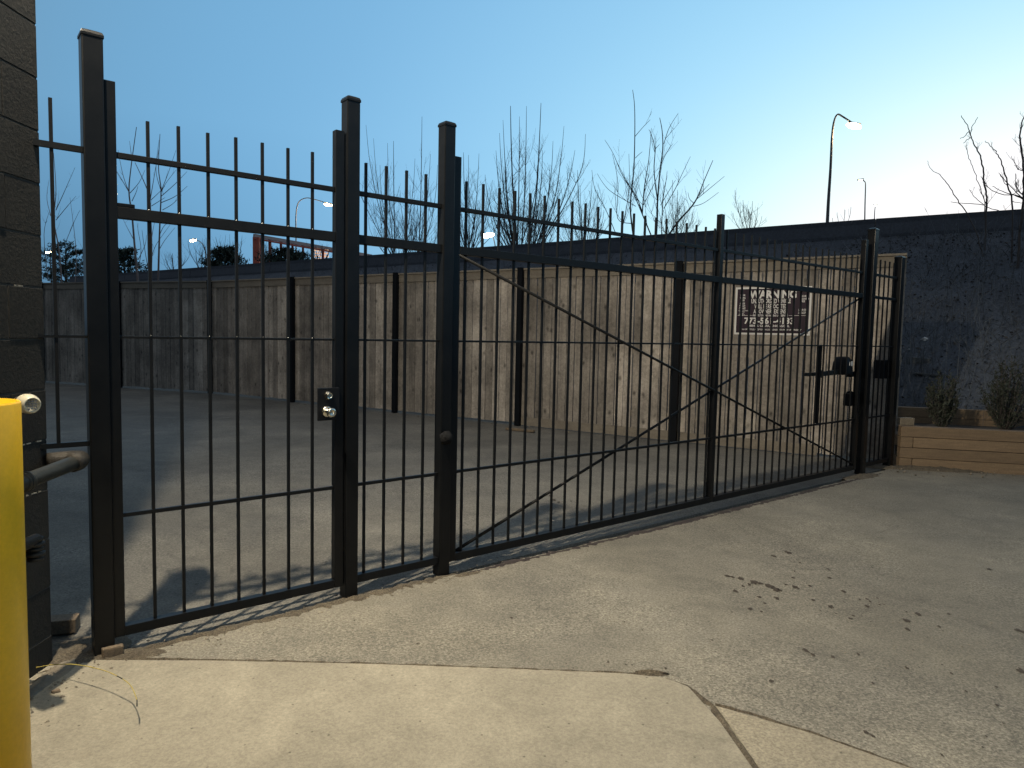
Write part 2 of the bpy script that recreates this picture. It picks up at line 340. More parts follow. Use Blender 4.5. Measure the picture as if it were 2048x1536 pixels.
joint = ribbon('dirt', [sl[6], sl[7], (s2[0][0]-.012, s2[0][1]), (sl[8][0]+.014, sl[8][1]), (sl[9][0]+.013, sl[9][1]), (sl[-2][0]+.02, sl[-2][1])], .018, .012, M['dirt'], 3)
tag(joint, 'brown dirt packed in the gap between the two concrete slabs', 'dirt', kind='stuff')
j2 = ribbon('dirt', [G(185, 1322), G(300, 1322), G(430, 1324), G(560, 1327), G(750, 1332), G(1000, 1341), G(1250, 1351), G(1335, 1352), G(1300, 1345), G(1270, 1350)], .011, .013, M['dirt'], 4)
tag(j2, 'thin line of dirt along the far edge of the concrete slab', 'dirt', kind='stuff')
j3 = ribbon('dirt', [G(1430, 1413), G(1500, 1430), G(1620, 1468), G(1800, 1532), G(1900, 1570)], .009, .010, M['dirt'], 5)
tag(j3, 'thin line of dirt along the smaller slab at the lower right', 'dirt', kind='stuff')
j4 = ribbon('dirt', [gfoot(s, .02) for s in (-.35, .0, .3, .7, 1.1, 1.5, 1.9)], .055, .006, M['dirt'], 6, .7, .014)
tag(j4, 'dirt and grit gathered under the walk-through gate', 'dirt', kind='stuff')
j5 = ribbon('dirt', [gfoot(s, .05+.05*min(1, (s-1.9)/2)) for s in (1.95, 3, 4, 5, 6, 7, 8)], .045, .0065, M['seam'], 8, .75, .006)
tag(j5, 'dark crumbling seam in the asphalt in front of the long gate', 'dirt', kind='stuff')
# dirt mounds at the wall foot, post feet and planter foot
def mound(name, c, rx, ry, h, m, seed, label, ang=0):
    b = MB(); r = random.Random(seed); n = 40; k = 12; P = []
    for i in range(k+1):
        for j in range(n):
            a = 2*math.pi*j/n; q = i/k
            jag = 1+.22*noise.noise(Vector((math.cos(a)*2, math.sin(a)*2, seed)))+.08*noise.noise(Vector((math.cos(a)*7, math.sin(a)*7, seed)))
            x = rx*q*jag*math.cos(a); y = ry*q*jag*math.sin(a)
            z = h*(1-q*q)*(.8+.5*noise.noise(Vector((x*14, y*14, seed))))+.004*r.random()-.006*q
            P.append(Vector(c)+Vector((x*math.cos(ang)-y*math.sin(ang), x*math.sin(ang)+y*math.cos(ang), z)))
    b.add(P, [(i*n+j, i*n+(j+1) % n, (i+1)*n+(j+1) % n, (i+1)*n+j) for i in range(k) for j in range(n)])
    return tag(b.build(name, m, smooth=True), label, 'dirt', kind='stuff')
mound('dirt', G(165, 1300, .01), .2, .17, .03, M['dirt'], 1, 'heap of dirt at the foot of the tallest nearest post', .5)
mound('dirt', (-1.93, 2.86, .012), .05, .26, .02, M['rubble'], 2, 'crumbled grit along the foot of the block wall')
mound('dirt', gfoot(1.2, .02), .10, .06, .014, M['dirt'], 3, 'dirt around the foot of the second post')
mound('dirt', gfoot(1.95, .04)+Vector((.03, -.01, 0)), .15, .05, .012, M['dirt'], 4, 'dirt around the foot of the third post', .6)
mound('dirt', gfoot(7.5, .06), .35, .12, .03, M['dirt'], 5, 'dirt around the foot of the far gate post', .6)
mound('dirt', G(1850, 940), .8, .1, .05, M['dirt'], 6, 'dirt and leaves along the foot of the timber planter', -.2)
mound('dirt', G(240, 1308, .008), .20, .06, .008, M['dirt'], 7, 'dirt patch just right of the foot of the tallest nearest post', .2)
# stones
def pebbles(name, n, area, rmin, rmax, m, label, z=.006, seed=1):
    r = random.Random(seed); b = MB()
    for i in range(n):
        p = area(r); R0 = rmin+(rmax-rmin)*r.random()**3; k = len(b.v); vs = []
        for v in [(1, 0, 0), (-1, 0, 0), (0, 1, 0), (0, -1, 0), (0, 0, 1), (0, 0, -1)]:
            vs.append(Vector((p[0], p[1], z+R0*.25))+Vector(v)*R0*(.5+.7*r.random())*(1 if v[2] == 0 else .6))
        b.add(vs, [(0, 2, 4), (2, 1, 4), (1, 3, 4), (3, 0, 4), (2, 0, 5), (1, 2, 5), (3, 1, 5), (0, 3, 5)])
    return tag(b.build(name, m), label, 'gravel', kind='stuff')
def a_wall(r): return (-1.97+.16*r.random()**1.5*(1+r.random()), 2.5+.6*r.random())
pebbles('gravel', 170, a_wall, .002, .012, M['rubble'], 'crumbs of mortar and grit scattered beside the block wall', .012, 2)
def a_line(r): s = -.3+2.6*r.random(); q = gfoot(s, .05+r.gauss(0, .06)); return (q.x, q.y)
pebbles('gravel', 420, a_line, .0015, .010, M['rubble'], 'grit and glass crumbs strewn along the walk-through gate', .004, 3)
def a_drive(r): q = G(250+1750*r.random(), 1215+140*r.random()+40*r.random()); return (q.x, q.y)
pebbles('gravel', 900, a_drive, .001, .0055, M['rubble'], 'fine loose stones on the worn asphalt before the slab', .004, 4)
def a_pl(r): q = G(1780+260*r.random(), 928+22*r.random()+8*r.random()); return (q.x, q.y)
pebbles('gravel', 160, a_pl, .004, .025, M['rubble'], 'pebbles and crumbs at the foot of the timber planter', .01, 5)
def a_ct(r): return fp(.5+11*r.random(), .1+.12*r.random()**2, 0)[:2]
pebbles('gravel', 140, a_ct, .004, .025, M['rubble'], 'pebbles along the foot of the wooden fence', -.004, 6)

# spots and stains: flat spilled marks
def spot(b, c, rx, ry, r):
    n = 22; k = len(b.v); vs = [Vector((c.x, c.y, 0))]; sd = r.random()*50; ang = r.random()*.6-.3
    for j in range(n):
        a = 2*math.pi*j/n; q = .75+.55*noise.noise(Vector((math.cos(a)*1.6+sd, math.sin(a)*1.6, sd)))+.25*noise.noise(Vector((math.cos(a)*5+sd, math.sin(a)*5, sd)))
        x = rx*q*math.cos(a); y = ry*q*math.sin(a); vs.append(Vector((c.x+x*math.cos(ang)-y*math.sin(ang), c.y+x*math.sin(ang)+y*math.cos(ang), 0)))
    for v in vs: v.z = .0068
    b.add(vs, [(0, 1+j, 1+(j+1) % n) for j in range(n)])
sp = MB(); r = random.Random(5)
SP = [(910,500,14),(840,517,10),(615,612,15),(680,625,14),(640,618,9),(745,645,17),(775,650,12),(815,662,20),(845,675,20),(868,682,12),(720,655,9),(690,662,8),(945,668,17),(655,686,12),(725,772,11),(770,715,11),(795,745,9),(853,720,12),(780,785,7),
 (1030,730,9),(1115,762,11),(1175,688,9),(1255,727,7),(1290,725,5),(1305,737,6),(1290,760,11),(1140,795,6),(1220,805,6),(1208,820,9),(1480,830,12),(1535,797,13),(1485,870,12),(1635,857,9),(1685,797,9),(1480,787,5),
 (965,548,6),(1100,580,8),(1108,622,8),(933,622,7),(940,590,5),(1880,580,9),(990,972,16),(1030,995,9),(1125,1005,8),(1248,992,8),(1483,1058,6),(825,1122,10),(205,875,5),(40,1030,6),(125,1043,5),(155,1045,5),(1317,1388,8),
 (1285,1370,10),(1918,1240,6),(1950,1327,5),(1650,1480,6),(1370,750,5),(1350,752,5),(2035,880,14),(2040,1075,16),(900,655,8),(1015,660,8),(1340,720,4),(1180,740,4),(1063,780,4)]
for (x, y, q) in SP:
    c = G(1200+x/2.415, 900+y/2.415); d_ = (c-ORG).length; rx = 1.12*q/2.415*d_/F_PX; spot(sp, c, rx, rx*1.7*(.7+.5*r.random()), r)
for i in range(70):
    c = G(300+1740*r.random(), 1110+400*r.random()); rx = .003+.008*r.random()**2
    if c.y < 3.05 and c.x < 1.5: continue
    spot(sp, c, rx, rx*(1+r.random()), r)
tag(sp.build('stain', M['stain']), 'scattered dark oily drips and gum spots on the driveway', 'stains', kind='stuff')
sp = MB()
for (x, y, q) in [(1325, 1118, 11), (1108, 998, 10), (1118, 1003, 7), (1128, 992, 6), (1100, 990, 6), (1142, 1001, 5), (1165, 1018, 4)]:
    c = G(x, y); d_ = (c-ORG).length; rx = q/2.0*d_/F_PX; spot(sp, c, rx, rx*2.4, r)
for v in sp.v: v.z = -.0045
tag(sp.build('stain', M['stain']), 'few dark spots on the courtyard behind the long gate', 'stains', kind='stuff')

# ------------------------------------------------------------------ block building on the left
WX = -2.005; WY = 3.0
b = empty('block_building', (WX-3, -1, 0), 'black painted concrete block building at the left edge', 'building')
wall = MB(); ch = .2165; z = -.16+.0; zs = []
k = 0; z = .573-3*ch+.0
r = random.Random(11)
zc = z
while zc < 5.2:
    y = WY; first = .42 if k % 2 == 0 else .21; k += 1
    while y > -3.0:
        ln = first; first = .42
        dx = r.uniform(-.0015, .002)
        wall.obox((WX-.1+dx, y-ln/2, zc+ch/2), Vector((.1, 0, 0)), Vector((0, ln/2-.0025, 0)), Vector((0, 0, ch/2-.004)))
        y -= ln
    # end wall courses
    x = WX-.2
    while x > -9:
        wall.obox((x-.21, WY-.1, zc+ch/2), Vector((.206, 0, 0)), Vector((0, .1, 0)), Vector((0, 0, ch/2-.005))); x -= .42
    zc += ch
o = wall.build('block_wall', M['block'], b, bevel=.002)
core = MB(); core.obox(((WX-9)/2-.003, (WY-3)/2-.003, 2.3), Vector(((9+WX)/2, 0, 0)), Vector((0, (WY+3)/2, 0)), Vector((0, 0, 2.85))); core.build('mortar', M['mortar'], b)
cp = MB(); cp.obox(((WX-9)/2, 0, zc+.06), Vector(((9+WX)/2+.05, 0, 0)), Vector((0, 3.05, 0)), Vector((0, 0, .06))); cp.build('roof_coping', M['steel2'], b, bevel=.01)
for kk, z0 in enumerate([.573, .573+ch, .573+2*ch, .573+5*ch]):
    for i in range(4):
        y0 = WY-.015-r.random()*.16; ln = .004+.014*r.random(); chp = MB()
        chp.obox((WX-.003, y0, z0), Vector((.0035, 0, 0)), Vector((0, ln, 0)), Vector((0, 0, .0016+.0016*r.random())))
        chp.build('chipped_mortar', M['chip'], b)

# flood light on the wall above the gate (outside the frame), the lamp that lights the place
fl = empty('wall_light', (WX, LAMP.y, LAMP.z), 'black flood light on a short bracket high on the block wall', 'lamp')
a = MB(); a.obox((WX+.012, LAMP.y, LAMP.z), Vector((.01, 0, 0)), Vector((0, .07, 0)), Vector((0, 0, .09))); a.bar((WX+.02, LAMP.y, LAMP.z+.05), (LAMP.x-.02, LAMP.y, LAMP.z+.1), .04, .04, (0, 1, 0)); a.build('bracket', M['steel2'], fl, bevel=.004)
LD = Vector((.62, .68, -.62)).normalized()     # where the lamp points
hs = Z.cross(LD).normalized(); hu = LD.cross(hs)
a = MB(); a.obox(LAMP-LD*.075, hs*.17, hu*.12, LD*.05); a.build('housing', M['steel2'], fl, bevel=.01)
lh = Vector((LD.x, LD.y, 0)).normalized(); VC = math.tan(math.radians(11.5))
a = MB(); v0 = LAMP+Z*.10-lh*.10; v1 = LAMP+lh*.34-Z*.34*VC; a.bar(v0, v1, .9, .006, hs); a.build('added_visor', M['steel2'], fl)  # unseen plate added to keep the lamp's light off the upper slope
a = MB(); a.obox(LAMP-LD*.018, hs*.12, hu*.06, LD*.004)
lm = mat('lamp_lens', (.8, .8, .7), .4, emis=(1, .86, .55), estr=6); a.build('lens', lm, fl)
ld = bpy.data.lights.new('flood_lamp', 'AREA'); ld.shape = 'RECTANGLE'; ld.size = .09; ld.size_y = .05; ld.energy = 470; ld.color = (1, .865, .66); ld.spread = math.radians(180)
lo = bpy.data.objects.new('flood_lamp', ld); C.objects.link(lo); lo.location = LAMP
lo.rotation_euler = LD.to_track_quat('-Z', 'Y').to_euler()
# added fill lamp behind the camera, built like the flood light
L2 = Vector((-1.55, -1.6, 4.2))
fl2 = empty('wall_light', (WX, L2.y, L2.z), 'added fill light in a flood housing on the block wall behind the viewer', 'lamp')
a = MB(); a.bar((WX+.02, L2.y, L2.z+.05), (L2.x-.02, L2.y, L2.z+.1), .04, .04, (0, 1, 0)); a.build('bracket', M['steel2'], fl2, bevel=.004)
LD2 = Vector((.45, .75, -.65)).normalized(); hs2 = Z.cross(LD2).normalized(); hu2 = LD2.cross(hs2)
a = MB(); a.obox(L2-LD2*.075, hs2*.17, hu2*.12, LD2*.05); a.build('housing', M['steel2'], fl2, bevel=.01)
ld2 = bpy.data.lights.new('fill_lamp', 'AREA'); ld2.shape = 'RECTANGLE'; ld2.size = .3; ld2.size_y = .2; ld2.energy = 48; ld2.color = (1, .86, .62)
lo2 = bpy.data.objects.new('fill_lamp', ld2); C.objects.link(lo2); lo2.location = L2; lo2.rotation_euler = LD2.to_track_quat('-Z', 'Y').to_euler()

# ------------------------------------------------------------------ bollard, keypad stand, pipe rail
BC = Vector((-1.53, 1.93, 0)); BR = .14
bo = empty('bollard', BC, 'bright yellow steel pipe bollard in the left foreground', 'bollard')
bt = 1.28
a = MB(); a.lathe(BC, Z, [(0, BR), (bt-.004, BR), (bt, BR-.003), (bt, BR-.010), (bt-.04, BR-.012), (bt-.041, .001)], 64); o = a.build('pipe', M['yellow'], bo)
for p in o.data.polygons: p.use_smooth = abs(p.normal.z) < .5
a = MB(); a.lathe(BC, Z, [(bt-.035, BR-.014), (bt-.012, BR*.6), (bt-.006, .001)], 32); a.build('concrete_fill', mat('yellow_fill', (.5, .33, .05), .8, (.3, .2, .05), scale=20, bump=.6), bo, smooth=True)
a = MB(); q = onplane(12, 1143, Vector((0, 1, 0)), BC.y-BR+.01)
dr = Vector((q.x-BC.x, q.y-BC.y, 0)).normalized(); tg = Vector((-dr.y, dr.x, 0)); cc = BC+dr*(BR+.0006)+Z*q.z
vs = [cc]; n = 12
for j in range(n):
    aa = 2*math.pi*j/n; rr = .5+.5*abs(math.sin(aa*1.5+1)); vs.append(cc+tg*.0035*rr*math.cos(aa)+Z*.006*rr*math.sin(aa)+tg*.3*.004*math.sin(aa))
a.add(vs, [(0, 1+j, 1+(j+1) % n) for j in range(n)]); a.build('paint_chip', M['yellow_rust'], bo)

KP = Vector((-1.775, 2.57, 1.205))
ks = empty('keypad_stand', (KP.x-.06, KP.y, 0), 'cream round entry keypad on a grey pipe stand behind the yellow bollard', 'keypad')
kd = Vector((.80, -.58, -.05)).normalized()
a = MB(); a.lathe(KP-kd*.055, kd, [(0, .029), (.007, .0345), (.03, .037), (.054, .0345), (.068, .029), (.072, .025), (.070, .0245)], 40); a.build('keypad_body', M['cream'], ks, smooth=True)
a = MB(); a.lathe(KP+kd*.0135, kd, [(0, .0240), (.0015, .0235)], 32); o = a.build('keypad_face', M['keypadface'], ks)
ku = Z; kr = kd.cross(Z).normalized(); ku = kr.cross(kd)
a = MB()
for i in range(3):
    for j in range(4):
        a.obox(KP+kd*.0158+kr*(i-1)*.0105+ku*(1.5-j)*.0093, kr*.0032, ku*.0021, kd*.001)
a.build('keys', M['key'], ks)
a = MB(); a.lathe(KP-kd*.075, kd, [(0, .018), (.012, .024), (.02, .026)], 20); a.build('mounting_ring', M['chrome'], ks, smooth=True)
a = MB(); x0 = KP-kd*.075; a.tube([x0, x0-kd*.04, x0-kd*.07-Z*.03, x0-kd*.08-Z*.09, (x0-kd*.08).xy.to_3d()+Z*.02], .017, 12); a.build('conduit', M['steelpipe'], ks, smooth=True)

pr = empty('pipe_guard', (-1.87, 2.7, 0), 'grey steel pipe rail with elbows guarding the block wall', 'pipe rail')
a = MB(); y1 = 3.26
e0 = onplane(165, 922, Vector((1, 0, 0)), -1.84); e0 = Vector((-1.83, 3.12, .80))
def pxp(x, y, X): return onplane(x, y, Vector((1, 0, 0)), X)
pA = pxp(20, 975, -1.86); pB = pxp(150, 925, -1.86)
a.tube([pA+Vector((0, -.15, 0)), pA.lerp(pB, .3), pA.lerp(pB, .6), pB], .031, 20); a.build('pipe', M['steelpipe'], pr, smooth=True)
a = MB(); el = [pB+Vector((0, -.02, 0)), pB+Vector((0, .02, .002)), pB+Vector((-.012, .052, .002)), pB+Vector((-.045, .062, .0)), pB+Vector((-.09, .05, 0)), pB+Vector((-.125, .01, 0))]
a.tube(el, [.039, .040, .040, .040, .038, .036], 20); a.build('elbow', M['fitting'], pr, smooth=True)
a = MB(); pm = pA.lerp(pB, .17)
for q_, rr in ((0, .038), (.012, .041), (.024, .037)): a.tube([pm+(pB-pA).normalized()*q_, pm+(pB-pA).normalized()*(q_+.008)], rr, 20)
a.build('coupling', M['steelpipe'], pr, smooth=True)
a = MB(); lp = pxp(70, 1090, -1.90)
for q_ in range(5): a.tube([lp+Vector((0, 0, .03-.02*q_)), lp+Vector((0, 0, .018-.02*q_))], .030+.006*(q_ % 2), 16)
a.tube([lp+Vector((0, -.3, .02)), lp+Vector((0, .01, .02))], .024, 16); a.tube([lp+Vector((0, 0, -.02)), lp+Vector((-.12, .01, -.03))], .02, 14)
a.build('fitting', M['fitting'], pr, smooth=True)

# wire curling over the slab
W0 = [G(20, 1339, .02), G(57, 1338, .03), G(100, 1330, .06), G(150, 1329, .09), G(205, 1340, .10), G(240, 1355, .10), G(262, 1372, .09), G(274, 1400, .085)]
def smooth_path(P, k=5):
    o = []
    for i in range(len(P)-1):
        p0 = P[max(i-1, 0)]; p1 = P[i]; p2 = P[i+1]; p3 = P[min(i+2, len(P)-1)]
        for j in range(k):
            t = j/k; o.append(.5*((2*p1)+(-p0+p2)*t+(2*p0-5*p1+4*p2-p3)*t*t+(-p0+3*p1-3*p2+p3)*t**3))
    return o+[P[-1]]
we = empty('wire', W0[3].xy.to_3d(), 'thin yellow wire arching over the concrete slab by the bollard', 'wire')
sp_ = smooth_path(W0); a = MB(); a.tube(sp_, .0017, 6); a.build('strand', M['wire'], we, smooth=True)
a = MB(); a.tube(sp_[24:27], .0023, 6); a.build('tape', M['wireblack'], we, smooth=True); a = MB(); a.tube([sp_[-1], G(274, 1412, .085)], .0021, 6); a.build('tip', M['wireblack'], we, smooth=True)

# bricks and rubble lying about
def brick(c, ang, l, w_, h, label, m='brick'):
    b_ = MB(); x = Vector((math.cos(ang), math.sin(ang), 0)); y = Vector((-math.sin(ang), math.cos(ang), 0)); b_.obox(Vector(c)+Z*h/2, x*l/2, y*w_/2, Z*h/2)
    o = b_.build('brick', M[m], bevel=.006)
    for v in o.data.vertices: v.co += Vector((noise.noise(v.co*40), noise.noise(v.co*40+Vector((9, 0, 0))), noise.noise(v.co*40+Vector((0, 9, 0)))))*.005
    return tag(o, label, 'brick')
brick(gfoot(.0, .022), .6, .085, .03, .055, 'worn brick piece pressed against the foot of the nearest post')
brick(G(125, 1262), .35, .13, .1, .07, 'broken brick lying behind the gate between wall and nearest post')
brick(G(112, 1385, .012), .9, .03, .02, .012, 'tiny brick chip on the slab beside the block wall')
brick(G(1040, 862, .0), -.5, .5, .06, .035, 'thin reddish timber strip at the fence foot behind the long gate').name = 'timber_strip'
bpy.data.objects['timber_strip']['category'] = 'board'

# ------------------------------------------------------------------ gates and iron fence
def hbar(b_, s0, s1, z, h, th, o=-.038): b_.obox((gp(s0, z, o)+gp(s1, z, o))/2, (gp(s1, z, o)-gp(s0, z, o))/2, gn*th/2, Z*h/2)
def vbar(b_, s, z0, z1, wd, th, o=-.038, ground=False):
    p0 = gp(s, z0, o); p1 = gp(s, z1, o)
    if ground: p0.z = 0
    b_.obox((p0+p1)/2, gd*wd/2, gn*th/2, Z*(p1.z-p0.z)/2)
PW = .076
def post(s, top, label, wd=PW, name='gate_post'):
    root = empty(name, gfoot(s), label, 'post', 'black steel posts of the gate line')
    a = MB(); p0 = gfoot(s); p1 = gp(s, top-.02); a.obox((p0+p1)/2, gd*wd/2, gn*wd/2, Z*(p1.z/2)); a.build('shaft', M['steel'], root, bevel=.006)
    a = MB(); t_ = p1; h = wd/2+.003; P = []
    for (q, zz_) in ((1, 0), (1, .012), (.86, .024), (.45, .032)):
        for sx, sy in ((-1, -1), (1, -1), (1, 1), (-1, 1)): P.append(t_+gd*h*q*sx+gn*h*q*sy+Z*(zz_-.006))
    a.add(P, [(0, 1, 2, 3)]+[(4*i+j, 4*i+(j+1) % 4, 4*i+4+(j+1) % 4, 4*i+4+j) for i in range(3) for j in range(4)]+[(12, 13, 14, 15)]); a.build('cap', M['steel'], root, bevel=.002)
    return root
post(-.036, 2.742, 'thick black post nearest the block wall, tallest in view', .082)
post(1.168, 2.742, 'black post between the walk-through gate with chrome knobs and the narrow fixed panel')
post(1.786, 2.737, 'black post the long vehicle gate closes against, with a wrapped lump at knee height')
post(7.41, 2.742, 'black post at the far hinge end of the long gate', .088)
post(8.13, 2.50, 'black end post against the wooden fence and the timber planter', .088)
ZR, ZC, ZM, ZL, ZB, ZT = 2.247, 1.999, 1.452, .646, .112, 2.42
GP = 'slender square black pickets'
def pickets(root, ss, zt, zb, o=-.038):
    proto = None
    for s in ss:
        if proto is None or True:
            a = MB(); vbar(a, s, zb, zt+R_.uniform(-.004, .004), .0135, .0135, o); p = a.build('picket', M['steel2'], root)
RO = -.038
# short fixed panel by the wall
r0 = empty('fence_panel', gfoot(-.15), 'narrow black iron panel with one picket between block wall and nearest post', 'fence panel', 'fixed iron panels')
for z_, h in ((ZR, .025), (ZM, .012), (.985, .022)):
    a = MB(); hbar(a, -.30, -.075, z_, h, .022); a.build('rail', M['steel2'], r0)
pickets(r0, [-.187], ZT+.02, .985)
# pedestrian gate
pg = empty('pedestrian_gate', gfoot(.58), 'black iron walk-through gate with chrome deadbolt and door knob', 'gate')
a = MB(); vbar(a, .028, .09, 2.555, .045, .045); a.build('stile', M['steel'], pg, bevel=.003)
a = MB(); vbar(a, 1.098, .09, 2.555, .05, .045); a.build('stile', M['steel'], pg, bevel=.003)
for z_, h, t_ in ((ZR, .025, .025), (ZC, .05, .04), (ZM, .012, .012), (ZL, .019, .019), (ZB, .045, .045)):
    a = MB(); hbar(a, .05, 1.072, z_, h, t_); a.build('rail', M['steel2'], pg, bevel=.002)
pickets(pg, [.179, .307, .436, .565, .693, .823, .953], ZT, ZB)
# weld beads where rails meet the stiles and pickets
def weld(b_, p, r_): b_.lathe(p-Z*r_, Z, [(0, r_*.4), (r_*.5, r_), (r_*1.3, r_*.9), (r_*2, r_*.3)], 8)
a = MB()
for s in [.179, .307, .436, .565, .693, .823, .953]:
    for z_, o_, r_ in ((ZC+.027, -.024, .004), (ZM+.008, -.03, .003)):
        a = MB(); weld(a, gp(s, z_, o_), r_); a.build('weld_bead', M['weld'], pg, smooth=True)
a = MB(); hbar(a, .05, .12, ZC+.033, .018, .035); a.build('corner_patch', M['steel'], pg, bevel=.004)
# lock plate
lpz = (gp(1.04, 1.187, 0).z+gp(1.04, 1.02, 0).z)/2
lc = gp(1.045, 1.105, -.004)
a = MB(); a.obox(lc, gd*.062, gn*.006, Z*.088); lpl = a.build('lock_plate', M['plastic'], pg, bevel=.003)
q = onplane(656, 791, gn, D0+.0); q = q
a = MB(); a.lathe(q+gn*.002, gn, [(0, .0235), (.006, .0235), (.022, .0165), (.0235, .0155), (.0225, .0125), (.021, .0115)], 28); a.build('deadbolt', M['chrome'], pg, smooth=False)
q2 = onplane(654, 823, gn, D0+.0)
a = MB(); a.lathe(q2+gn*.002, gn, [(0, .031), (.004, .031), (.010, .024), (.014, .0125), (.03, .0115), (.036, .019), (.045, .0255), (.055, .0265), (.063, .0235), (.066, .017), (.065, .010), (.060, .0085)], 28); a.build('door_knob', M['chrome'], pg, smooth=True)
# fixed panel between the second and third post
fx = empty('fence_panel', gfoot(1.47), 'black iron panel of four pickets between the second and third post', 'fence panel', 'fixed iron panels')
for z_, h, t_ in ((ZR, .025, .025), (ZC, .05, .04), (ZM, .012, .012), (ZL, .019, .019), (ZB, .045, .045)):
    a = MB(); hbar(a, 1.2, 1.755, z_, h, t_); a.build('rail', M['steel2'], fx, bevel=.002)
pickets(fx, [1.259, 1.384, 1.514, 1.643], ZT, ZB)
# long vehicle gate
vg = empty('vehicle_gate', gfoot(4.5), 'long black iron vehicle gate with crossed braces', 'gate')
a = MB(); vbar(a, 1.852, .09, 2.55, .05, .05); a.build('stile', M['steel'], vg, bevel=.003)
a = MB(); vbar(a, 4.56, .09, 2.545, .048, .05); a.build('stile', M['steel'], vg, bevel=.003)
a = MB(); vbar(a, 7.22, .09, 2.60, .055, .055); a.build('stile', M['steel'], vg, bevel=.003)
for z_, h, t_ in ((ZR, .025, .025), (ZC, .05, .05), (ZM, .013, .013), (ZL, .019, .019), (ZB, .05, .05)):
    for s0, s1 in ((1.877, 4.535), (4.585, 7.19)):
        a = MB(); hbar(a, s0, s1, z_, h, t_); a.build('rail', M['steel2'], vg, bevel=.002)
pickets(vg, [1.932+.1276*i for i in range(21)], ZT, ZB)
pickets(vg, [4.666+.1268*i for i in range(20)], ZT, ZB)
for (s0, z0, s1, z1) in ((1.88, 1.975, 7.19, .16), (1.88, .14, 7.19, 1.975)):
    a = MB(); a.tube([gp(s0, z0, -.022 if z0 > 1 else -.054), gp(s1, z1, -.022 if z0 > 1 else -.054)], .0105, 8); a.build('brace', M['steel2'], vg, smooth=True)
a = MB(); vbar(a, 6.36, .66, 1.46, .04, .03, -.06); a.build('bracket_bar', M['steel'], vg, bevel=.002)
# wrapped lump on the third post
q = onplane(893, 876, gn, D0+.03); r = random.Random(3)
bm_ = bmesh.new(); bmesh.ops.create_icosphere(bm_, subdivisions=3, radius=1)
for v in bm_.verts:
    k_ = 1+.18*noise.noise(v.co*1.6)+.10*noise.noise(v.co*5); c_ = v.co.copy(); v.co = q+gd*c_.x*.042*k_+gn*c_.y*.035*k_+Z*c_.z*.042*k_
me = MB(); me.add([v.co.copy() for v in bm_.verts], [tuple(x.index for x in f.verts) for f in bm_.faces]); bm_.free()
tag(me.build('rag', mat('grey_rag', (.012, .013, .014), .95, (.006, .006, .007), scale=30, spec=.1, bump=.7), smooth=True), 'crumpled dark grey rag stuck on the third post at knee height', 'rag')
# end panel
ep = empty('fence_panel', gfoot(7.8), 'narrow black iron panel of three pickets beside the far end post', 'fence panel', 'fixed iron panels')
for z_, h, t_ in ((ZR+.0, .025, .025), (ZC, .03, .03), (ZM, .012, .012), (ZL, .019, .019), (ZB, .045, .045)):
    a = MB(); hbar(a, 7.455, 8.085, z_, h, t_); a.build('rail', M['steel2'], ep, bevel=.002)
pickets(ep, [7.63, 7.749, 7.866, 7.985], ZT, ZB)
# gate operator: motor head on a bracket from the post, arm to the gate
go = empty('gate_opener', gp(7.0, 1.2, -.15), 'black swing gate opener with a small pale badge near the far hinge post', 'gate opener')
def qp(x, y, o=-.12): return onplane(x, y, gn, D0+o)
a = MB(); c0 = qp(1684, 749); c1 = qp(1684, 713); hw = (qp(1698, 740)-qp(1670, 740)).length/2
P = []; zb = c0.z; H_ = c1.z-c0.z; sd = gd
for zf, wf in ((0, 1), (.1, 1.03), (.55, .95), (.85, .8), (.97, .6), (1, .4)):
    for j in range(16):
        aa = 2*math.pi*j/16; ca, sa = math.cos(aa), math.sin(aa); ex = .5
        P.append(c0+sd*hw*.62*wf*math.copysign(abs(ca)**ex, ca)+gn*.09*wf*math.copysign(abs(sa)**ex, sa)+Z*H_*zf)
a.add(P, [(i*16+j, i*16+(j+1) % 16, (i+1)*16+(j+1) % 16, (i+1)*16+j) for i in range(5) for j in range(16)]+[tuple(range(16)), tuple(80+j for j in range(16))]); a.build('motor_cover', M['plastic'], go, bevel=0, smooth=True)
a = MB(); bq = c0+Z*H_*.62+gn*.093; a.obox(bq+gd*.018, gd*.016, gn*.0015, Z*.026); a.obox(bq-gd*.03, gd*.006, gn*.0015, Z*.02); a.build('badge', M['signwhite'], go)
a = MB(); p0 = qp(1612, 749); p1 = qp(1640, 748); p2 = qp(1680, 744); a.bar(p0, p1, .03, .035, gn); a.bar(p1, p2, .025, .05, gn); a.lathe(p1-Z*.04, Z, [(0, .03), (.08, .03)], 12); a.build('arm', M['steelpipe'], go, bevel=.003)
a = MB(); a.obox(qp(1705, 748), gd*.12, gn*.02, Z*.03); a.build('mounting_bracket', M['steel2'], go, bevel=.003)
cb = empty('lock_box', qp(1697, 800), 'small black box fixed low beside the far hinge post', 'box')
a = MB(); c_ = qp(1699, 799, -.1); a.obox(c_, gd*.075, gn*.04, Z*.07); a.build('box_body', M['plastic'], cb, bevel=.012)
a = MB(); a.lathe(c_+Z*.07, Z, [(0, .04), (.02, .03), (.025, .01)], 14); a.build('box_cap', M['plastic'], cb, smooth=True)
c2 = onplane(1773, 738, gn, D0-.12); cb2 = empty('control_box', c2, 'dark control box mounted on the iron panel next to the end post', 'box')
a = MB(); a.obox(c2, gd*.22, gn*.06, Z*.11); a.build('box_body', M['plastic'], cb2, bevel=.01)
a = MB(); a.obox(c2+gn*.064, gd*.18, gn*.003, Z*.08); a.build('door', M['steel2'], cb2, bevel=.002)

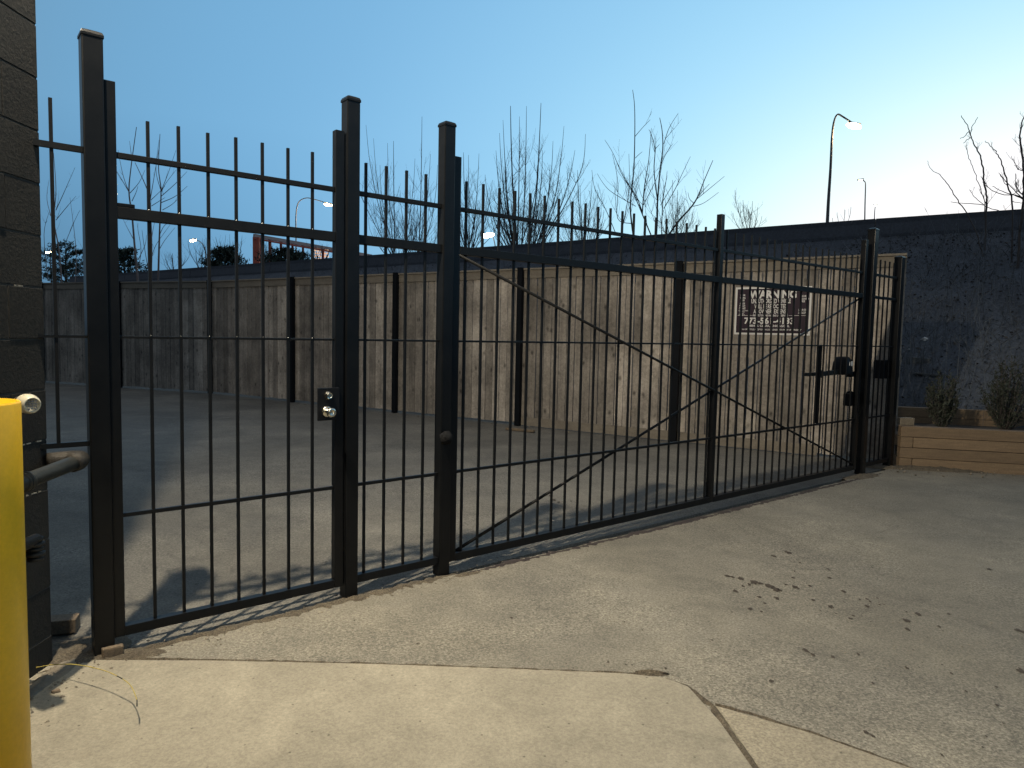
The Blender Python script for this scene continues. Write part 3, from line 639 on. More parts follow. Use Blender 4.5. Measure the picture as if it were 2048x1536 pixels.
# ------------------------------------------------------------------ wooden fence
wf = empty('wood_fence', FA, 'tall weathered vertical board fence behind the gate', 'fence')
posts_t = [.12, 2.82, 5.50, 8.22, 11.07, 13.9, 16.8, 19.6]
r = random.Random(21); TOPB = 2.43
ends = [0.0]+posts_t[1:]+[22.5]
for i in range(len(ends)-1):
    t0, t1 = ends[i], ends[i+1]; n = round((t1-t0)/.142); wv = (t1-t0)/n; a = MB()
    for j in range(n):
        c_ = t0+wv*(j+.5); o_ = r.uniform(-.007, .007); u0 = fp(c_-wv/2+.006, o_, 0); u1 = fp(c_+wv/2-.006, o_+r.uniform(-.002, .002), 0)
        zb_ = .03+r.uniform(0, .012); d_ = (u1-u0)/2; nn = fn if c_ <= KT else f2n
        a.obox((u0+u1)/2-nn*.01+Z*(TOPB+zb_)/2, d_, nn*.009, Z*(TOPB-zb_)/2)
    a.build('board_panel', M['wood'], wf)
    a = MB(); nn = fn if t1 <= KT+.1 else f2n
    nb = 1
    q0, q1 = fp(t0+.002, .014, TOPB+.055), fp(t1-.002, .014, TOPB+.055); a.obox((q0+q1)/2, (q1-q0)/2, nn*.011, Z*.065)
    q0, q1 = fp(t0+.002, .0, TOPB+.137), fp(t1-.002, .0, TOPB+.137); a.obox((q0+q1)/2, (q1-q0)/2, nn*.05, Z*.014)
    a.build('top_trim', M['trim'], wf, bevel=.002)
    if i < 2:
        a = MB(); q0, q1 = fp(t0+(.9 if i == 0 else .002), .014, .075), fp(t1-.002, .014, .075); a.obox((q0+q1)/2, (q1-q0)/2, nn*.011, Z*.07); a.build('kick_board', M['trim'], wf, bevel=.002)
    a = MB()
    for zz_ in (.35, 1.3, 2.25):
        q0, q1 = fp(t0, -.045, zz_), fp(t1, -.045, zz_); a.obox((q0+q1)/2, (q1-q0)/2, nn*.02, Z*.045)
    a.build('back_rail', M['trim'], wf)
pproto = None
for i, t in enumerate(posts_t):
    nn = fn if t < KT+.1 else f2n; base = fp(t, .068, 0)
    if i == 0: continue
    a = MB(); a.obox(base+Z*1.29, fd*.043, nn*.04, Z*1.29); a.obox(base+Z*2.585, fd*.046, nn*.043, Z*.006); a.build('post', M['postpaint'], wf, bevel=.004)

# ------------------------------------------------------------------ warning sign on the fence
s0x, s1x, sz0, sz1 = 1.058, 2.035, 1.566, 2.207
so = .012
sg = empty('warning_sign', fp((s0x+s1x)/2, .03, sz0), 'white-bordered dark towing warning sign screwed to the wooden fence', 'sign')
X = -fd        # reading direction
sc_ = fp((s0x+s1x)/2, so, (sz0+sz1)/2); SW = s1x-s0x; SH = sz1-sz0
a = MB(); a.obox(sc_, X*SW/2, fn*.003, Z*SH/2); a.build('board', M['signwhite'], sg, bevel=.001)
a = MB(); a.obox(sc_+fn*.0042, X*(SW/2-.025), fn*.001, Z*(SH/2-.025)); a.build('panel', M['signdark'], sg)
def text(s, cx, cy, wd, ht, parent, m, bold=.02, org=None):
    cu = bpy.data.curves.new('lettering', 'FONT'); cu.body = s; cu.size = 1; cu.offset = bold; cu.resolution_u = 2
    o = bpy.data.objects.new('tmp_text', cu); C.objects.link(o)
    dg = bpy.context.evaluated_depsgraph_get(); me = bpy.data.meshes.new_from_object(o.evaluated_get(dg)); C.objects.unlink(o); bpy.data.objects.remove(o)
    xs = [v.co.x for v in me.vertices]; ys = [v.co.y for v in me.vertices]; a0, a1, b0, b1 = min(xs), max(xs), min(ys), max(ys)
    og = sc_+fn*.0062
    vs = [og+X*(cx+(v.co.x-(a0+a1)/2)/(a1-a0)*wd)+Z*(cy+(v.co.y-(b0+b1)/2)/(b1-b0)*ht) for v in me.vertices]
    b_ = MB(); b_.add(vs, [tuple(p.vertices) for p in me.polygons]); bpy.data.meshes.remove(me); return b_.build('lettering', m, parent)
WT = M['signwhite']
def T(s, cx, cy, wd, ht, bold=.03): text(s, cx*SW, cy*SH, wd*SW, ht*SH, sg, WT, bold)
T('WARNING', -.0, .345, .62, .17, .045)
T('UNAUTHORIZED VEHICLE', -.02, .205, .52, .098, .022)
T('WILL BE RELOCATED', -.02, .095, .43, .09, .022)
T('AT OWNERS EXPENSE', -.02, -.01, .45, .09, .022)
T('PRIVATE TOWING PARKING LOT SERVICE', -.02, -.095, .46, .042, .03)
T('773-561-4133', -.035, -.205, .66, .14, .035)
T('4884 N. CLARK, CHICAGO, IL', -.03, -.315, .54, .055, .03)
T('NO OPEN TITLES ACCEPTED VEHICLES RELEASED WITH PROOF OF OWNERSHIP', 0, -.39, .78, .035, .02)
T('$218', -.40, .33, .065, .045, .03); T('TOWING', -.40, .275, .075, .045, .03); T('FEE', -.395, .225, .045, .04, .03)
T('& $25', -.40, .155, .07, .045, .03); T('PER DAY', -.40, .105, .08, .045, .03); T('STORAGE', -.40, .055, .085, .045, .03)
T('VEHICLE STORED', -.385, .005, .13, .024, .02); T('INDOORS', -.4, -.022, .07, .02, .02); T('ALL DAY', -.405, -.055, .06, .022, .02); T('SERVICE', -.405, -.085, .08, .03, .02)
T('24 HR', .405, .30, .06, .04, .03); T('RECOVERY', .415, .245, .12, .04, .03); T('FEE', .395, .195, .05, .04, .03)
T('CASH OR CREDIT', .40, .02, .12, .045, .02); T('CARDS ACCEPTED', .40, -.04, .12, .045, .02)
a = MB()
for x0, x1 in ((-.46, -.24), (.22, .46)):
    a.obox(sc_+fn*.0062+X*(x0+x1)/2*SW-Z*.095*SH, X*(x1-x0)/2*SW, fn*.0005, Z*.002)
a.build('rule', WT, sg)

# ------------------------------------------------------------------ timber planter and shrubs
pl0 = Vector((4.665, 8.36, 0)); pdx = Vector((.973, -.229, 0)).normalized(); pdy = Vector((-pdx.y, pdx.x, 0))
pn = empty('planter', pl0+pdx*2, 'stacked yellow-brown timber planter at the right edge', 'planter')
r = random.Random(9); PL = 5.0; th = .127; NH = 4
for k_ in range(NH):
    a = MB(); x = .0 if k_ % 2 else .14
    if k_ % 2 == 0:
        a.obox(pl0+pdx*.068+pdy*.55+Z*(th*(k_+.5)), pdx*.066, pdy*.62, Z*(th/2-.002))
    first = True
    while x < PL:
        ln = r.uniform(1.1, 2.4); x1 = min(x+ln, PL); o_ = r.uniform(-.004, .004)
        a.obox(pl0+pdx*(x+x1)/2+pdy*o_+Z*(th*(k_+.5)), pdx*((x1-x)/2-.002), pdy*.066, Z*(th/2-.002-r.uniform(0, .003))); x = x1
    a.build('front_timber', M['timber'], pn, bevel=.004)
a = MB()
for k_ in range(NH+1):
    a.obox(pl0+pdx*PL/2+pdy*1.2+Z*(th*(k_+.5)), pdx*(PL/2), pdy*.066, Z*(th/2-.002))
a.build('back_timber', M['timber'], pn, bevel=.004)
a = MB(); a.obox(pl0+pdx*(PL/2+.05)+pdy*.6+Z*.215, pdx*(PL/2-.1), pdy*.52, Z*.215); a.build('soil', M['soil'], pn)
brick(pl0+pdx*.10+pdy*.12+Z*th*NH, -.2, .16, .11, .085, 'pale concrete brick standing on the left corner of the timber planter', 'rubble')

def shrub(c, h, w_, seed, label):
    r = random.Random(seed); root = empty('shrub', c, label, 'shrub', 'shrubs in the timber planter')
    st = MB(); lf = MB(); c = Vector(c)
    for i in range(70):
        az = r.random()*6.283; sp__ = r.random()**.6*.9; hh = h*(1-.45*sp__*sp__)*(.65+.45*r.random()); P = []
        for j in range(6):
            t = j/5; rad = w_*sp__*(t**.8)*(1-.15*t); P.append(c+Vector((math.cos(az+.4*t)*rad, math.sin(az+.4*t)*rad, hh*t))+Vector((r.gauss(0, .006), r.gauss(0, .006), 0)))
        st.tube(P, [.005*(1-.13*j) for j in range(6)], 4, False)
        for j in range(34):
            t = .12+.88*r.random(); k_ = min(4, int(t*5)); q = P[k_].lerp(P[k_+1], t*5-k_)
            d_ = Vector((r.gauss(0, 1), r.gauss(0, 1), .6+r.random())).normalized(); s_ = d_.cross(Vector((r.random(), r.random(), r.random()))).normalized()
            ln = .025+.035*r.random(); wd_ = .004+.005*r.random(); q0 = q+Vector((r.gauss(0, .012), r.gauss(0, .012), 0))
            lf.add([q0-s_*wd_, q0+s_*wd_, q0+d_*ln+s_*wd_*.3, q0+d_*ln-s_*wd_*.3], [(0, 1, 2, 3)])
    st.build('stems', M['bark'], root); lf.build('foliage', M['shrub'], root); return root
def plc(px, o): # point in the planter soil seen at column px
    d_ = ray(px, 840); n_ = pdy; t = ((pl0+pdy*o).dot(n_)-0)/Vector((d_.x, d_.y, 0)).dot(n_); return Vector((d_.x*t, d_.y*t, .42))
shrub(plc(1884, .45), .72, .26, 1, 'feathery evergreen shrub in the planter, nearer the end post')
shrub(plc(2012, .45), .92, .36, 2, 'broad feathery evergreen shrub in the planter at the right edge')

# ------------------------------------------------------------------ embankment with barrier wall
CR = -6.0
def crest_z(t): return 3.95-.0085*max(0, t)
def hill_z(t, o):                        # o negative behind the fence
    q = (-o-1.0)/(-CR-1.0)
    if q <= 0: return -.03
    cz = crest_z(t)-.30
    base = cz*min(1, q)**.85 if q < 1 else cz
    return base+(.10*noise.noise(Vector((t*.9, o*1.1, 0)))+.04*noise.noise(Vector((t*3.3, o*3.3, 2))))*min(1, q*2)*(1 if q < .95 else .2)
TS = [-22+i*.22 for i in range(0, 260)]; OS = [-.95-.11*i for i in range(0, 47)]+[-6.3, -7, -9, -14, -30, -60, -160]
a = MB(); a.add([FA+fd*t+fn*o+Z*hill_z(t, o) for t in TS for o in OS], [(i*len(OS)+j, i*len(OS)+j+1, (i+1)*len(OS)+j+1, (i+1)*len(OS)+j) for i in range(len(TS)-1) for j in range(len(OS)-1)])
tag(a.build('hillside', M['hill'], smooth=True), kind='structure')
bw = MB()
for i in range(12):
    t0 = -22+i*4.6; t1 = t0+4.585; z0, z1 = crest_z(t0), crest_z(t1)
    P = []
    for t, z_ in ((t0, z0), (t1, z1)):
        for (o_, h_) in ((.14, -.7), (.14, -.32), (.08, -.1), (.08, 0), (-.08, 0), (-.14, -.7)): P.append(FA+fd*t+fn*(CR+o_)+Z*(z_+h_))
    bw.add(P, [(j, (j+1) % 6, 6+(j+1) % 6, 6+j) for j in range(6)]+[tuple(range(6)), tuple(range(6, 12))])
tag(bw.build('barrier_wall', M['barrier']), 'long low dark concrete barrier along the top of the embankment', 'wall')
# brush on the slope
r = random.Random(31); a = MB(); lv = MB()
def hill_pt(t, o): return FA+fd*t+fn*o+Z*hill_z(t, o)
for i in range(7500):
    t = r.uniform(-11, 18) if r.random() < .45 else r.uniform(-9, 1.5); o = -1.15-r.random()*4.7; p = hill_pt(t, o)
    ln = .10+.42*r.random()**2; d_ = Vector((r.gauss(0, .7), r.gauss(0, .7), .5+r.random())).normalized(); w0 = .0025+.004*r.random()
    s_ = d_.cross(Vector((r.gauss(0, 1), r.gauss(0, 1), .3))).normalized(); m_ = p+d_*ln*.5+Vector((r.gauss(0, .02), r.gauss(0, .02), .01)); e_ = p+d_*ln+Z*(-.05*r.random())
    a.add([p-s_*w0, p+s_*w0, m_+s_*w0*.8, m_-s_*w0*.8, e_], [(0, 1, 2, 3), (3, 2, 4)])
for i in range(1500):
    t = r.uniform(-8, .8) if r.random() < .8 else r.uniform(.8, 14); o = -1.2-r.random()**1.3*3.6; p = hill_pt(t, o); ln = .35+.9*r.random()**1.5; d_ = Vector((r.gauss(0, .16), r.gauss(0, .16), 1)).normalized(); w0 = .002+.003*r.random()
    s_ = d_.cross(Vector((r.gauss(0, 1), r.gauss(0, 1), .1))).normalized(); P = [p+d_*ln*q+Vector((r.gauss(0, .02), r.gauss(0, .02), 0))*q for q in (0, .35, .7, 1)]
    a.tube(P, [w0, w0*.9, w0*.7, w0*.4], 3, False)
    for q in range(3):
        b0 = P[1].lerp(P[3], r.random()); a.tube([b0, b0+Vector((r.gauss(0, .07), r.gauss(0, .07), .06+.08*r.random()))], [w0*.6, w0*.4], 3, False)
for i in range(9000):
    t = r.uniform(-11, 18) if r.random() < .4 else r.uniform(-9, 1.5); o = -1.1-r.random()*4.8; p = hill_pt(t, o)+Z*.015
    u = Vector((r.gauss(0, 1), r.gauss(0, 1), r.gauss(0, .5))).normalized(); v = u.cross(Vector((r.gauss(0, .5), r.gauss(0, .5), 1))).normalized(); s_ = .01+.025*r.random()
    lv.add([p-u*s_, p-v*s_*.6, p+u*s_, p+v*s_*.6], [(0, 1, 2, 3)])
tag(a.build('brush', M['brush']), 'dry brush and weeds covering the dark embankment', 'brush', kind='stuff')
tag(lv.build('leaf_litter', M['leaf']), 'dead leaves strewn over the dark embankment', 'leaves', kind='stuff')
def litter(px, py, off, w_, h_, label, seed):
    c = fo(px, py, off); r = random.Random(seed)
    bm_ = bmesh.new(); bmesh.ops.create_icosphere(bm_, subdivisions=2, radius=1); vs = []
    for v in bm_.verts: k_ = 1+.5*noise.noise(v.co*1.7+Vector((seed, 0, 0))); vs.append(c+fd*v.co.x*w_*k_+fn*v.co.y*.04*k_+Z*v.co.z*h_*k_)
    a = MB(); a.add(vs, [tuple(x.index for x in f.verts) for f in bm_.faces]); bm_.free(); tag(a.build('plastic_bag', M['litter']), label, 'litter')
def slope_off(px, py):
    for i in range(500):
        off = -1.0-i*.01; p = fo(px, py, off); t = (p-FA).dot(fd)
        if hill_z(t, off) >= p.z: return off+.03
    return -3
litter(1849, 679, slope_off(1849, 679), .05, .035, 'crumpled pale plastic bag on the embankment right of the end post', 1)
litter(1818, 699, slope_off(1818, 699), .02, .012, 'small pale scrap of paper on the embankment, left of the plastic bag', 2)
for (x, y, l_) in ((1838, 722, 'pale flattened cardboard lying on the slope just above the planter'), (1850, 748, 'thin pale board lying on the slope low behind the planter')):
    off = slope_off(x, y); c_ = fo(x, y, off); a = MB(); a.obox(c_, fd*.16+Z*.01, fn*.04, Z*(.012 if y > 740 else .05)); tag(a.build('scrap_board', mat('scrap', (.10, .11, .115), .8, (.05, .055, .06), scale=8), bevel=.004), l_, 'board')

# ------------------------------------------------------------------ bare trees
def stem(b_, pts, r0, r1, n=5):
    k_ = len(pts); b_.tube(pts, [r0+(r1-r0)*(i/(k_-1)) for i in range(k_)], n, False)
def tree(name, off, stems, r0, label, cat='tree', twigs=0, tl=.5, seed=1, group=None, wig=0.0, sub=0, trunkn=1):
    r = random.Random(seed); paths = []; r0 = r0*(.68 if off < -6.5 else (1.35 if group == 'bare saplings behind the wooden fence' else .85)); bk = M['barklight'] if group == 'bare saplings behind the wooden fence' else M['bark']
    for s in stems:
        dz = r.uniform(-.5, .5) if len(paths) else 0
        P = [fo(x, y, off+dz*i/max(1, len(s)-1)) for i, (x, y) in enumerate(s)]
        P = smooth_path(P, 5)
        if wig: P = [p+Vector((r.gauss(0, wig), r.gauss(0, wig), r.gauss(0, wig*.4))) for p in P]
        paths.append(P)
    base = paths[0][0]; p0 = fo(stems[0][0][0], stems[0][0][1], off)
    root = empty(name, base, label, cat, group)
    L0 = max((P[-1]-P[0]).length for P in paths)
    a = MB()
    for P in paths[:trunkn]: stem(a, P, r0, r0*.25, 6)
    a.build('trunk', bk, root, smooth=True)
    c_ = MB()
    for P in paths[trunkn:]: stem(c_, P, r0*max(.35, min(.7, (P[-1]-P[0]).length/L0)), .0045, 5)
    def twig(p, d_, ln, rr, dep):
        Q = [p]; dd = d_.copy()
        for j in range(4):
            dd = (dd+Z*.16+Vector((r.gauss(0, .1), r.gauss(0, .1), 0))).normalized(); Q.append(Q[-1]+dd*ln/4)
        stem(c_, Q, rr, .002, 3)
        if dep:
            for j in range(3):
                q = Q[1+j]; twig(q, (dd+Vector((r.gauss(0, .7), r.gauss(0, .7), .2))).normalized(), ln*.5, rr*.6, dep-1)
    for P in paths:
        for i in range(int(twigs*(P[-1]-P[0]).length)):
            j = r.randrange(int(len(P)*.15), max(int(len(P)*.15)+1, int(len(P)*(.72 if off < -6.5 else .97))-1)); d0 = (P[min(j+1, len(P)-1)]-P[j]).normalized()
            d_ = (d0*.7+Vector((r.gauss(0, .6), r.gauss(0, .6), .25))).normalized(); f_ = 1-j/len(P)
            twig(P[j], d_, tl*(.3+f_)*(.5+r.random()*.7), max(.003, r0*.22*f_+.002), sub)
    if c_.v: c_.build('crown', M['bark2'] if bk != M['barklight'] else bk, root)
    return root
TG = 'bare saplings behind the wooden fence'
OFFL = -4.2
tree('bare_tree', OFFL, [[(124, 575), (118, 500), (108, 440), (112, 380), (107, 305)], [(112, 420), (128, 385), (150, 335)], [(112, 440), (135, 412), (152, 392)], [(108, 450), (94, 400), (98, 360)], [(150, 570), (152, 500), (140, 395)], [(96, 560), (88, 470), (98, 425)], [(150, 570), (168, 500), (172, 440)], [(133, 480), (150, 440), (160, 420)]],
     .022, 'thin bare sapling seen between the block wall and the nearest post', seed=2, twigs=1.6, tl=.5, group=TG)
tree('bare_tree', OFFL, [[(277, 575), (270, 500), (264, 430), (258, 384), (262, 335), (273, 254)], [(258, 384), (246, 350), (236, 300)], [(258, 384), (238, 350), (222, 325)], [(264, 320), (259, 282)], [(260, 386), (278, 365), (290, 340)], [(264, 402), (272, 385), (276, 372)], [(268, 480), (257, 460), (246, 438)], [(276, 520), (290, 490), (293, 470)]],
     .03, 'bare sapling with a fork high up, first one right of the nearest post', seed=3, twigs=.7, tl=.45, group=TG)
tree('bare_tree', OFFL-.4, [[(301, 575), (303, 500), (301, 430), (299, 395), (290, 368), (270, 325)], [(300, 402), (308, 355), (318, 296)], [(302, 400), (318, 385), (330, 372)], [(303, 412), (322, 400), (330, 395)], [(302, 520), (312, 490), (340, 450)], [(303, 480), (306, 460), (310, 440)], [(276, 540), (282, 500), (276, 460), (276, 446)], [(300, 560), (288, 490), (284, 460)]],
     .028, 'bare sapling leaning between its two neighbours, middle one of the three', seed=4, twigs=.7, tl=.45, group=TG)
tree('bare_tree', OFFL-.2, [[(316, 575), (318, 500), (320, 440), (322, 380), (317, 335), (320, 268)], [(322, 382), (335, 350), (352, 300)], [(322, 385), (332, 366), (352, 340)], [(323, 392), (350, 368), (374, 343)], [(323, 405), (350, 393), (375, 372)], [(325, 420), (345, 408), (363, 390)], [(319, 470), (330, 450), (352, 442)], [(318, 500), (330, 480), (350, 455)], [(321, 378), (312, 340), (318, 280)]],
     .026, 'bare sapling with several long upswept branches, right one of the three', seed=5, twigs=.7, tl=.45, group=TG)
TC = 'bare trees beyond the embankment'
def fan(base, tips, low=0, seed=0):
    r = random.Random(seed); o = []; tips = list(tips)+[(base[0]+r.uniform(-62, 62), r.uniform(395, 470)) for _ in range(low)]
    for (x, y) in tips:
        bx, by = base[0]+r.uniform(-6, 6), base[1]; mx_ = bx+(x-bx)*(.62+r.uniform(-.06, .06)); my = by+(y-by)*.42
        m2x = bx+(x-bx)*(.9+r.uniform(-.04, .04)); m2y = by+(y-by)*.74
        o.append([(bx, by), (mx_, my), (m2x, m2y), (x, y)])
    return o
tree('bare_tree', -9, fan((796, 535), [(787, 282), (732, 250), (747, 277), (775, 286), (715, 330), (830, 317), (760, 330)], low=13, seed=1), .035, 'bare multi-stemmed tree rising behind the second and third post', seed=11, twigs=2.2, tl=1.0, sub=1, group=TC)
tree('bare_tree', -8, fan((836, 535), [(844, 233), (861, 308), (820, 370), (875, 330), (800, 380)], low=13, seed=2), .03, 'slim bare tree just left of the third post', seed=12, twigs=2.2, tl=.9, sub=1, group=TC)
tree('bare_tree', -9, fan((935, 520), [(927, 305), (937, 310), (958, 307), (905, 350), (900, 400), (985, 360), (920, 380), (960, 400)], low=13, seed=3), .035, 'bushy bare tree just right of the third post, in front of a glow', seed=13, twigs=3, tl=1.0, sub=1, group=TC)
tree('bare_tree', -9.5, fan((1036, 530), [(1021, 212), (1006, 240), (999, 266), (1039, 233), (1053, 212), (992, 301), (1010, 330), (1075, 330), (970, 350)], low=13, seed=4), .055, 'tall bare tree with many straight upright whips, left centre of the skyline', seed=14, twigs=2.6, tl=1.1, sub=1, group=TC)
tree('bare_tree', -9, fan((1058, 530), [(1082, 206), (1106, 282), (1128, 252), (1171, 268), (1100, 330), (1150, 300), (1120, 360), (1085, 300)], low=13, seed=5), .045, 'bare tree whose whips bend outward to the right, next to the tallest group', seed=15, twigs=2.6, tl=1.1, sub=1, group=TC)
tree('bare_tree', -10, fan((1165, 515), [(1155, 340), (1185, 350), (1160, 370), (1140, 380), (1180, 400), (1195, 380)], low=13, seed=6), .03, 'small hazy bare tree in the gap between the two big bare groups', seed=16, twigs=3.4, tl=.8, sub=1, group=TC)
q4 = lambda L_: [(1160+x/4.655, 170+y/4.655) for x, y in L_]
tree('bare_tree', -9, [q4([(520, 1560), (480, 1280), (470, 1100), (500, 800), (510, 480), (508, 200), (490, 45)]), q4([(512, 480), (580, 400), (655, 322)]), q4([(515, 680), (545, 650), (580, 622)]), q4([(480, 1290), (350, 1240), (355, 950), (330, 760), (300, 640)]), q4([(580, 1180), (520, 1030), (400, 850), (310, 640), (230, 510)]), q4([(340, 1400), (240, 1160), (140, 970), (110, 790)]), q4([(520, 1130), (300, 1000), (220, 920), (160, 825)]), q4([(380, 1400), (440, 1100), (460, 900), (455, 640)])],
     .04, 'bare tree with the single highest straight shoot on the skyline', seed=17, twigs=1.8, tl=.8, sub=1, group=TC)
tree('bare_tree', -8.5, [q4([(700, 1560), (718, 1250), (722, 1080), (745, 800), (770, 600), (765, 430), (742, 305)]), q4([(780, 550), (830, 400), (915, 262)]), q4([(760, 730), (800, 640), (865, 545)]), q4([(722, 1080), (690, 800), (698, 600), (660, 450), (640, 415)]), q4([(698, 600), (740, 552)]), q4([(580, 1200), (600, 950), (640, 700), (665, 400)]), q4([(590, 1120), (700, 900), (745, 780)]), q4([(730, 1560), (600, 1250), (520, 1060), (455, 930), (350, 730)]), q4([(750, 1120), (850, 950), (890, 885)]), q4([(780, 1150), (880, 980), (950, 830), (1028, 665)]), q4([(760, 1400), (770, 1100), (800, 900), (812, 800)])],
     .045, 'bare tree with spreading forked shoots, right of the highest shoot', seed=18, twigs=1.8, tl=.8, sub=1, group=TC)
tree('bare_tree', -8, [q4([(760, 1500), (900, 1290), (1040, 1130), (1100, 1030), (1160, 880), (1238, 700)]), q4([(1090, 1060), (1200, 970), (1345, 850)]), q4([(1110, 1030), (1150, 980), (1205, 920)]), q4([(1050, 1130), (1150, 1100), (1290, 1000)]), q4([(1060, 1100), (1020, 1060), (1005, 1000)])],
     .04, 'bare branch-like tree leaning far to the right above the long gate', seed=19, twigs=1.3, tl=.6, sub=1, group=TC)
tree('bush', -7.5, fan((1350, 500), [(1330, 415), (1350, 405), (1370, 412), (1385, 425), (1320, 430), (1400, 440), (1345, 360), (1355, 380)], seed=9), .018, 'dense purplish twiggy bush on the embankment top under the leaning tree', 'bush', seed=20, twigs=9, tl=.55, sub=1, group=TC)
tree('bush', -9.5, fan((1497, 480), [(1466, 425), (1480, 405), (1486, 400), (1505, 402), (1515, 415), (1524, 432), (1498, 418), (1470, 380)], seed=10), .016, 'pale feathery leafless bush alone between the long gate stile and the big street lamp', 'bush', seed=21, twigs=6, tl=.45, sub=1, group=TC)
tree('bush', -8.5, fan((1683, 470), [(1675, 425), (1690, 420), (1702, 414), (1665, 436)], seed=10), .012, 'tiny leafless bush poking over the barrier right of the big street lamp', 'bush', seed=22, twigs=3, tl=.3, group=TC)
q5 = lambda L_: [(1820+x/5.908, 220+y/5.908) for x, y in L_]
tree('bare_tree', -5.2, [q5([(900, 2600), (880, 1900), (900, 1200), (905, 1030), (880, 850), (850, 640), (800, 480), (730, 340), (690, 210), (600, 65)]), q5([(870, 1300), (880, 1100), (820, 900), (750, 700), (690, 540), (660, 410)]), q5([(1050, 1190), (900, 1140), (760, 1020), (700, 940)]), q5([(870, 1120), (700, 1105), (580, 1100), (480, 1085)]), q5([(700, 250), (650, 310), (600, 335)]), q5([(720, 300), (735, 200), (800, 85)]), q5([(720, 320), (670, 360), (640, 390)])],
     .024, 'crooked bare tree on the slope with a tangled crown tip, right side', seed=23, twigs=1.6, tl=.3, sub=1, wig=.006, group=TC)
tree('bare_tree', -5.0, [q5([(900, 1900), (800, 1500), (665, 1220), (540, 1030), (430, 860), (350, 765), (245, 700), (210, 600)])], .014, 'single crooked bare shoot leaning left above the barrier on the right', seed=24, twigs=.3, tl=.2, wig=.005, group=TC)
tree('bare_tree', -4.8, [q5([(1250, 3000), (1200, 2100), (1215, 1180), (1160, 900), (1100, 680), (1040, 530), (975, 445), (890, 365)]), q5([(1160, 900), (1110, 850), (1050, 740)]), q5([(1200, 1080), (1260, 1090), (1330, 1100)])], .02, 'crooked bare shoot between the tangled tree and the right picture edge', seed=25, twigs=1.2, tl=.3, sub=1, wig=.006, group=TC)
tree('bare_tree', -4.6, [q5([(1200, 2900), (1260, 2000), (1330, 1170), (1345, 900), (1335, 600), (1300, 400), (1310, 250), (1350, 90), (1400, -60)]), q5([(1345, 1040), (1240, 1005), (1110, 1000), (950, 940), (880, 850), (840, 780)]), q5([(1345, 1060), (1200, 910), (1060, 760)]), q5([(1345, 1020), (1250, 900), (1240, 750)]), q5([(1340, 1060), (1210, 1000), (1090, 960), (970, 900)]), q5([(1345, 720), (1290, 700), (1240, 650)])],
     .03, 'bare crooked tree at the right picture edge with a low spray of twigs', seed=26, twigs=3.4, tl=.35, sub=1, wig=.007, group=TC)
for (px, py, hh, sd, lb) in ((400, 545, 60, 41, 'round bare twiggy tree under the left street lamp, beyond the barrier'), (430, 540, 75, 42, 'bare twiggy tree left of the round dark conifer by the red bridge'), (470, 540, 70, 43, 'bare twiggy tree just left of the red bridge post'), (350, 550, 50, 44, 'low bare twiggy tree right of the three saplings'), (545, 535, 55, 45, 'bare twiggy tree seen through the red bridge posts'), (640, 530, 40, 46, 'low bare twiggy tree in front of the lit bridge panel'), (225, 560, 80, 47, 'bare twiggy tree hidden mostly by the nearest post')):
    r = random.Random(sd)
    tree('bare_tree', -16, fan((px, py), [(px+r.uniform(-.6, .6)*hh, py-hh*r.uniform(.6, 1.1)) for _ in range(7)], seed=sd), .05, lb, seed=sd, twigs=2.2, tl=.9, sub=1, group='bare twiggy trees far beyond the barrier')

def conifer(px, ybase, ytop, wpx, off, seed, label):
    r = random.Random(seed); b0 = fo(px, ybase, off); t0 = fo(px, ytop, off); h = t0.z-b0.z; wd = (fo(px+wpx/2, ybase, off)-fo(px, ybase, off)).length
    root = empty('conifer', b0, label, 'conifer', 'dark conifers beyond the barrier')
    a = MB(); a.tube([b0, b0+Z*h*.95], [.10, .02], 6); lf = MB()
    for i in range(90):
        z_ = h*(.05+.93*r.random()**.9); q = 1-(z_/h); rad = wd*(.25+.85*q**.7)*(.7+.5*r.random()); az = r.random()*6.283; d_ = Vector((math.cos(az), math.sin(az), .28)); p0 = b0+Z*z_
        e = p0+d_*rad; stem(a, [p0, p0.lerp(e, .5), e], .02, .006, 3)
        for j in range(44):
            q_ = p0.lerp(e, .35+.65*r.random())+Vector((r.gauss(0, .07), r.gauss(0, .07), r.gauss(0, .06))); u = Vector((r.gauss(0, 1), r.gauss(0, 1), .8+r.random())).normalized(); v = u.cross(Vector((r.random(), r.random(), r.random()))).normalized(); s_ = .11+.12*r.random()
            lf.add([q_-v*.04, q_+v*.04, q_+u*s_], [(0, 1, 2)])
    a.build('trunk', M['bark'], root); lf.build('foliage', M['conifer'], root)
conifer(133, 590, 490, 70, -13, 1, 'ragged dark conifer between the block wall and the nearest post')
conifer(250, 590, 500, 56, -13, 2, 'dark conifer just right of the nearest post')
conifer(450, 560, 500, 60, -14, 3, 'small round dark conifer in front of the red bridge end')
conifer(578, 560, 505, 90, -14, 4, 'wide low dark conifer below the red bridge')

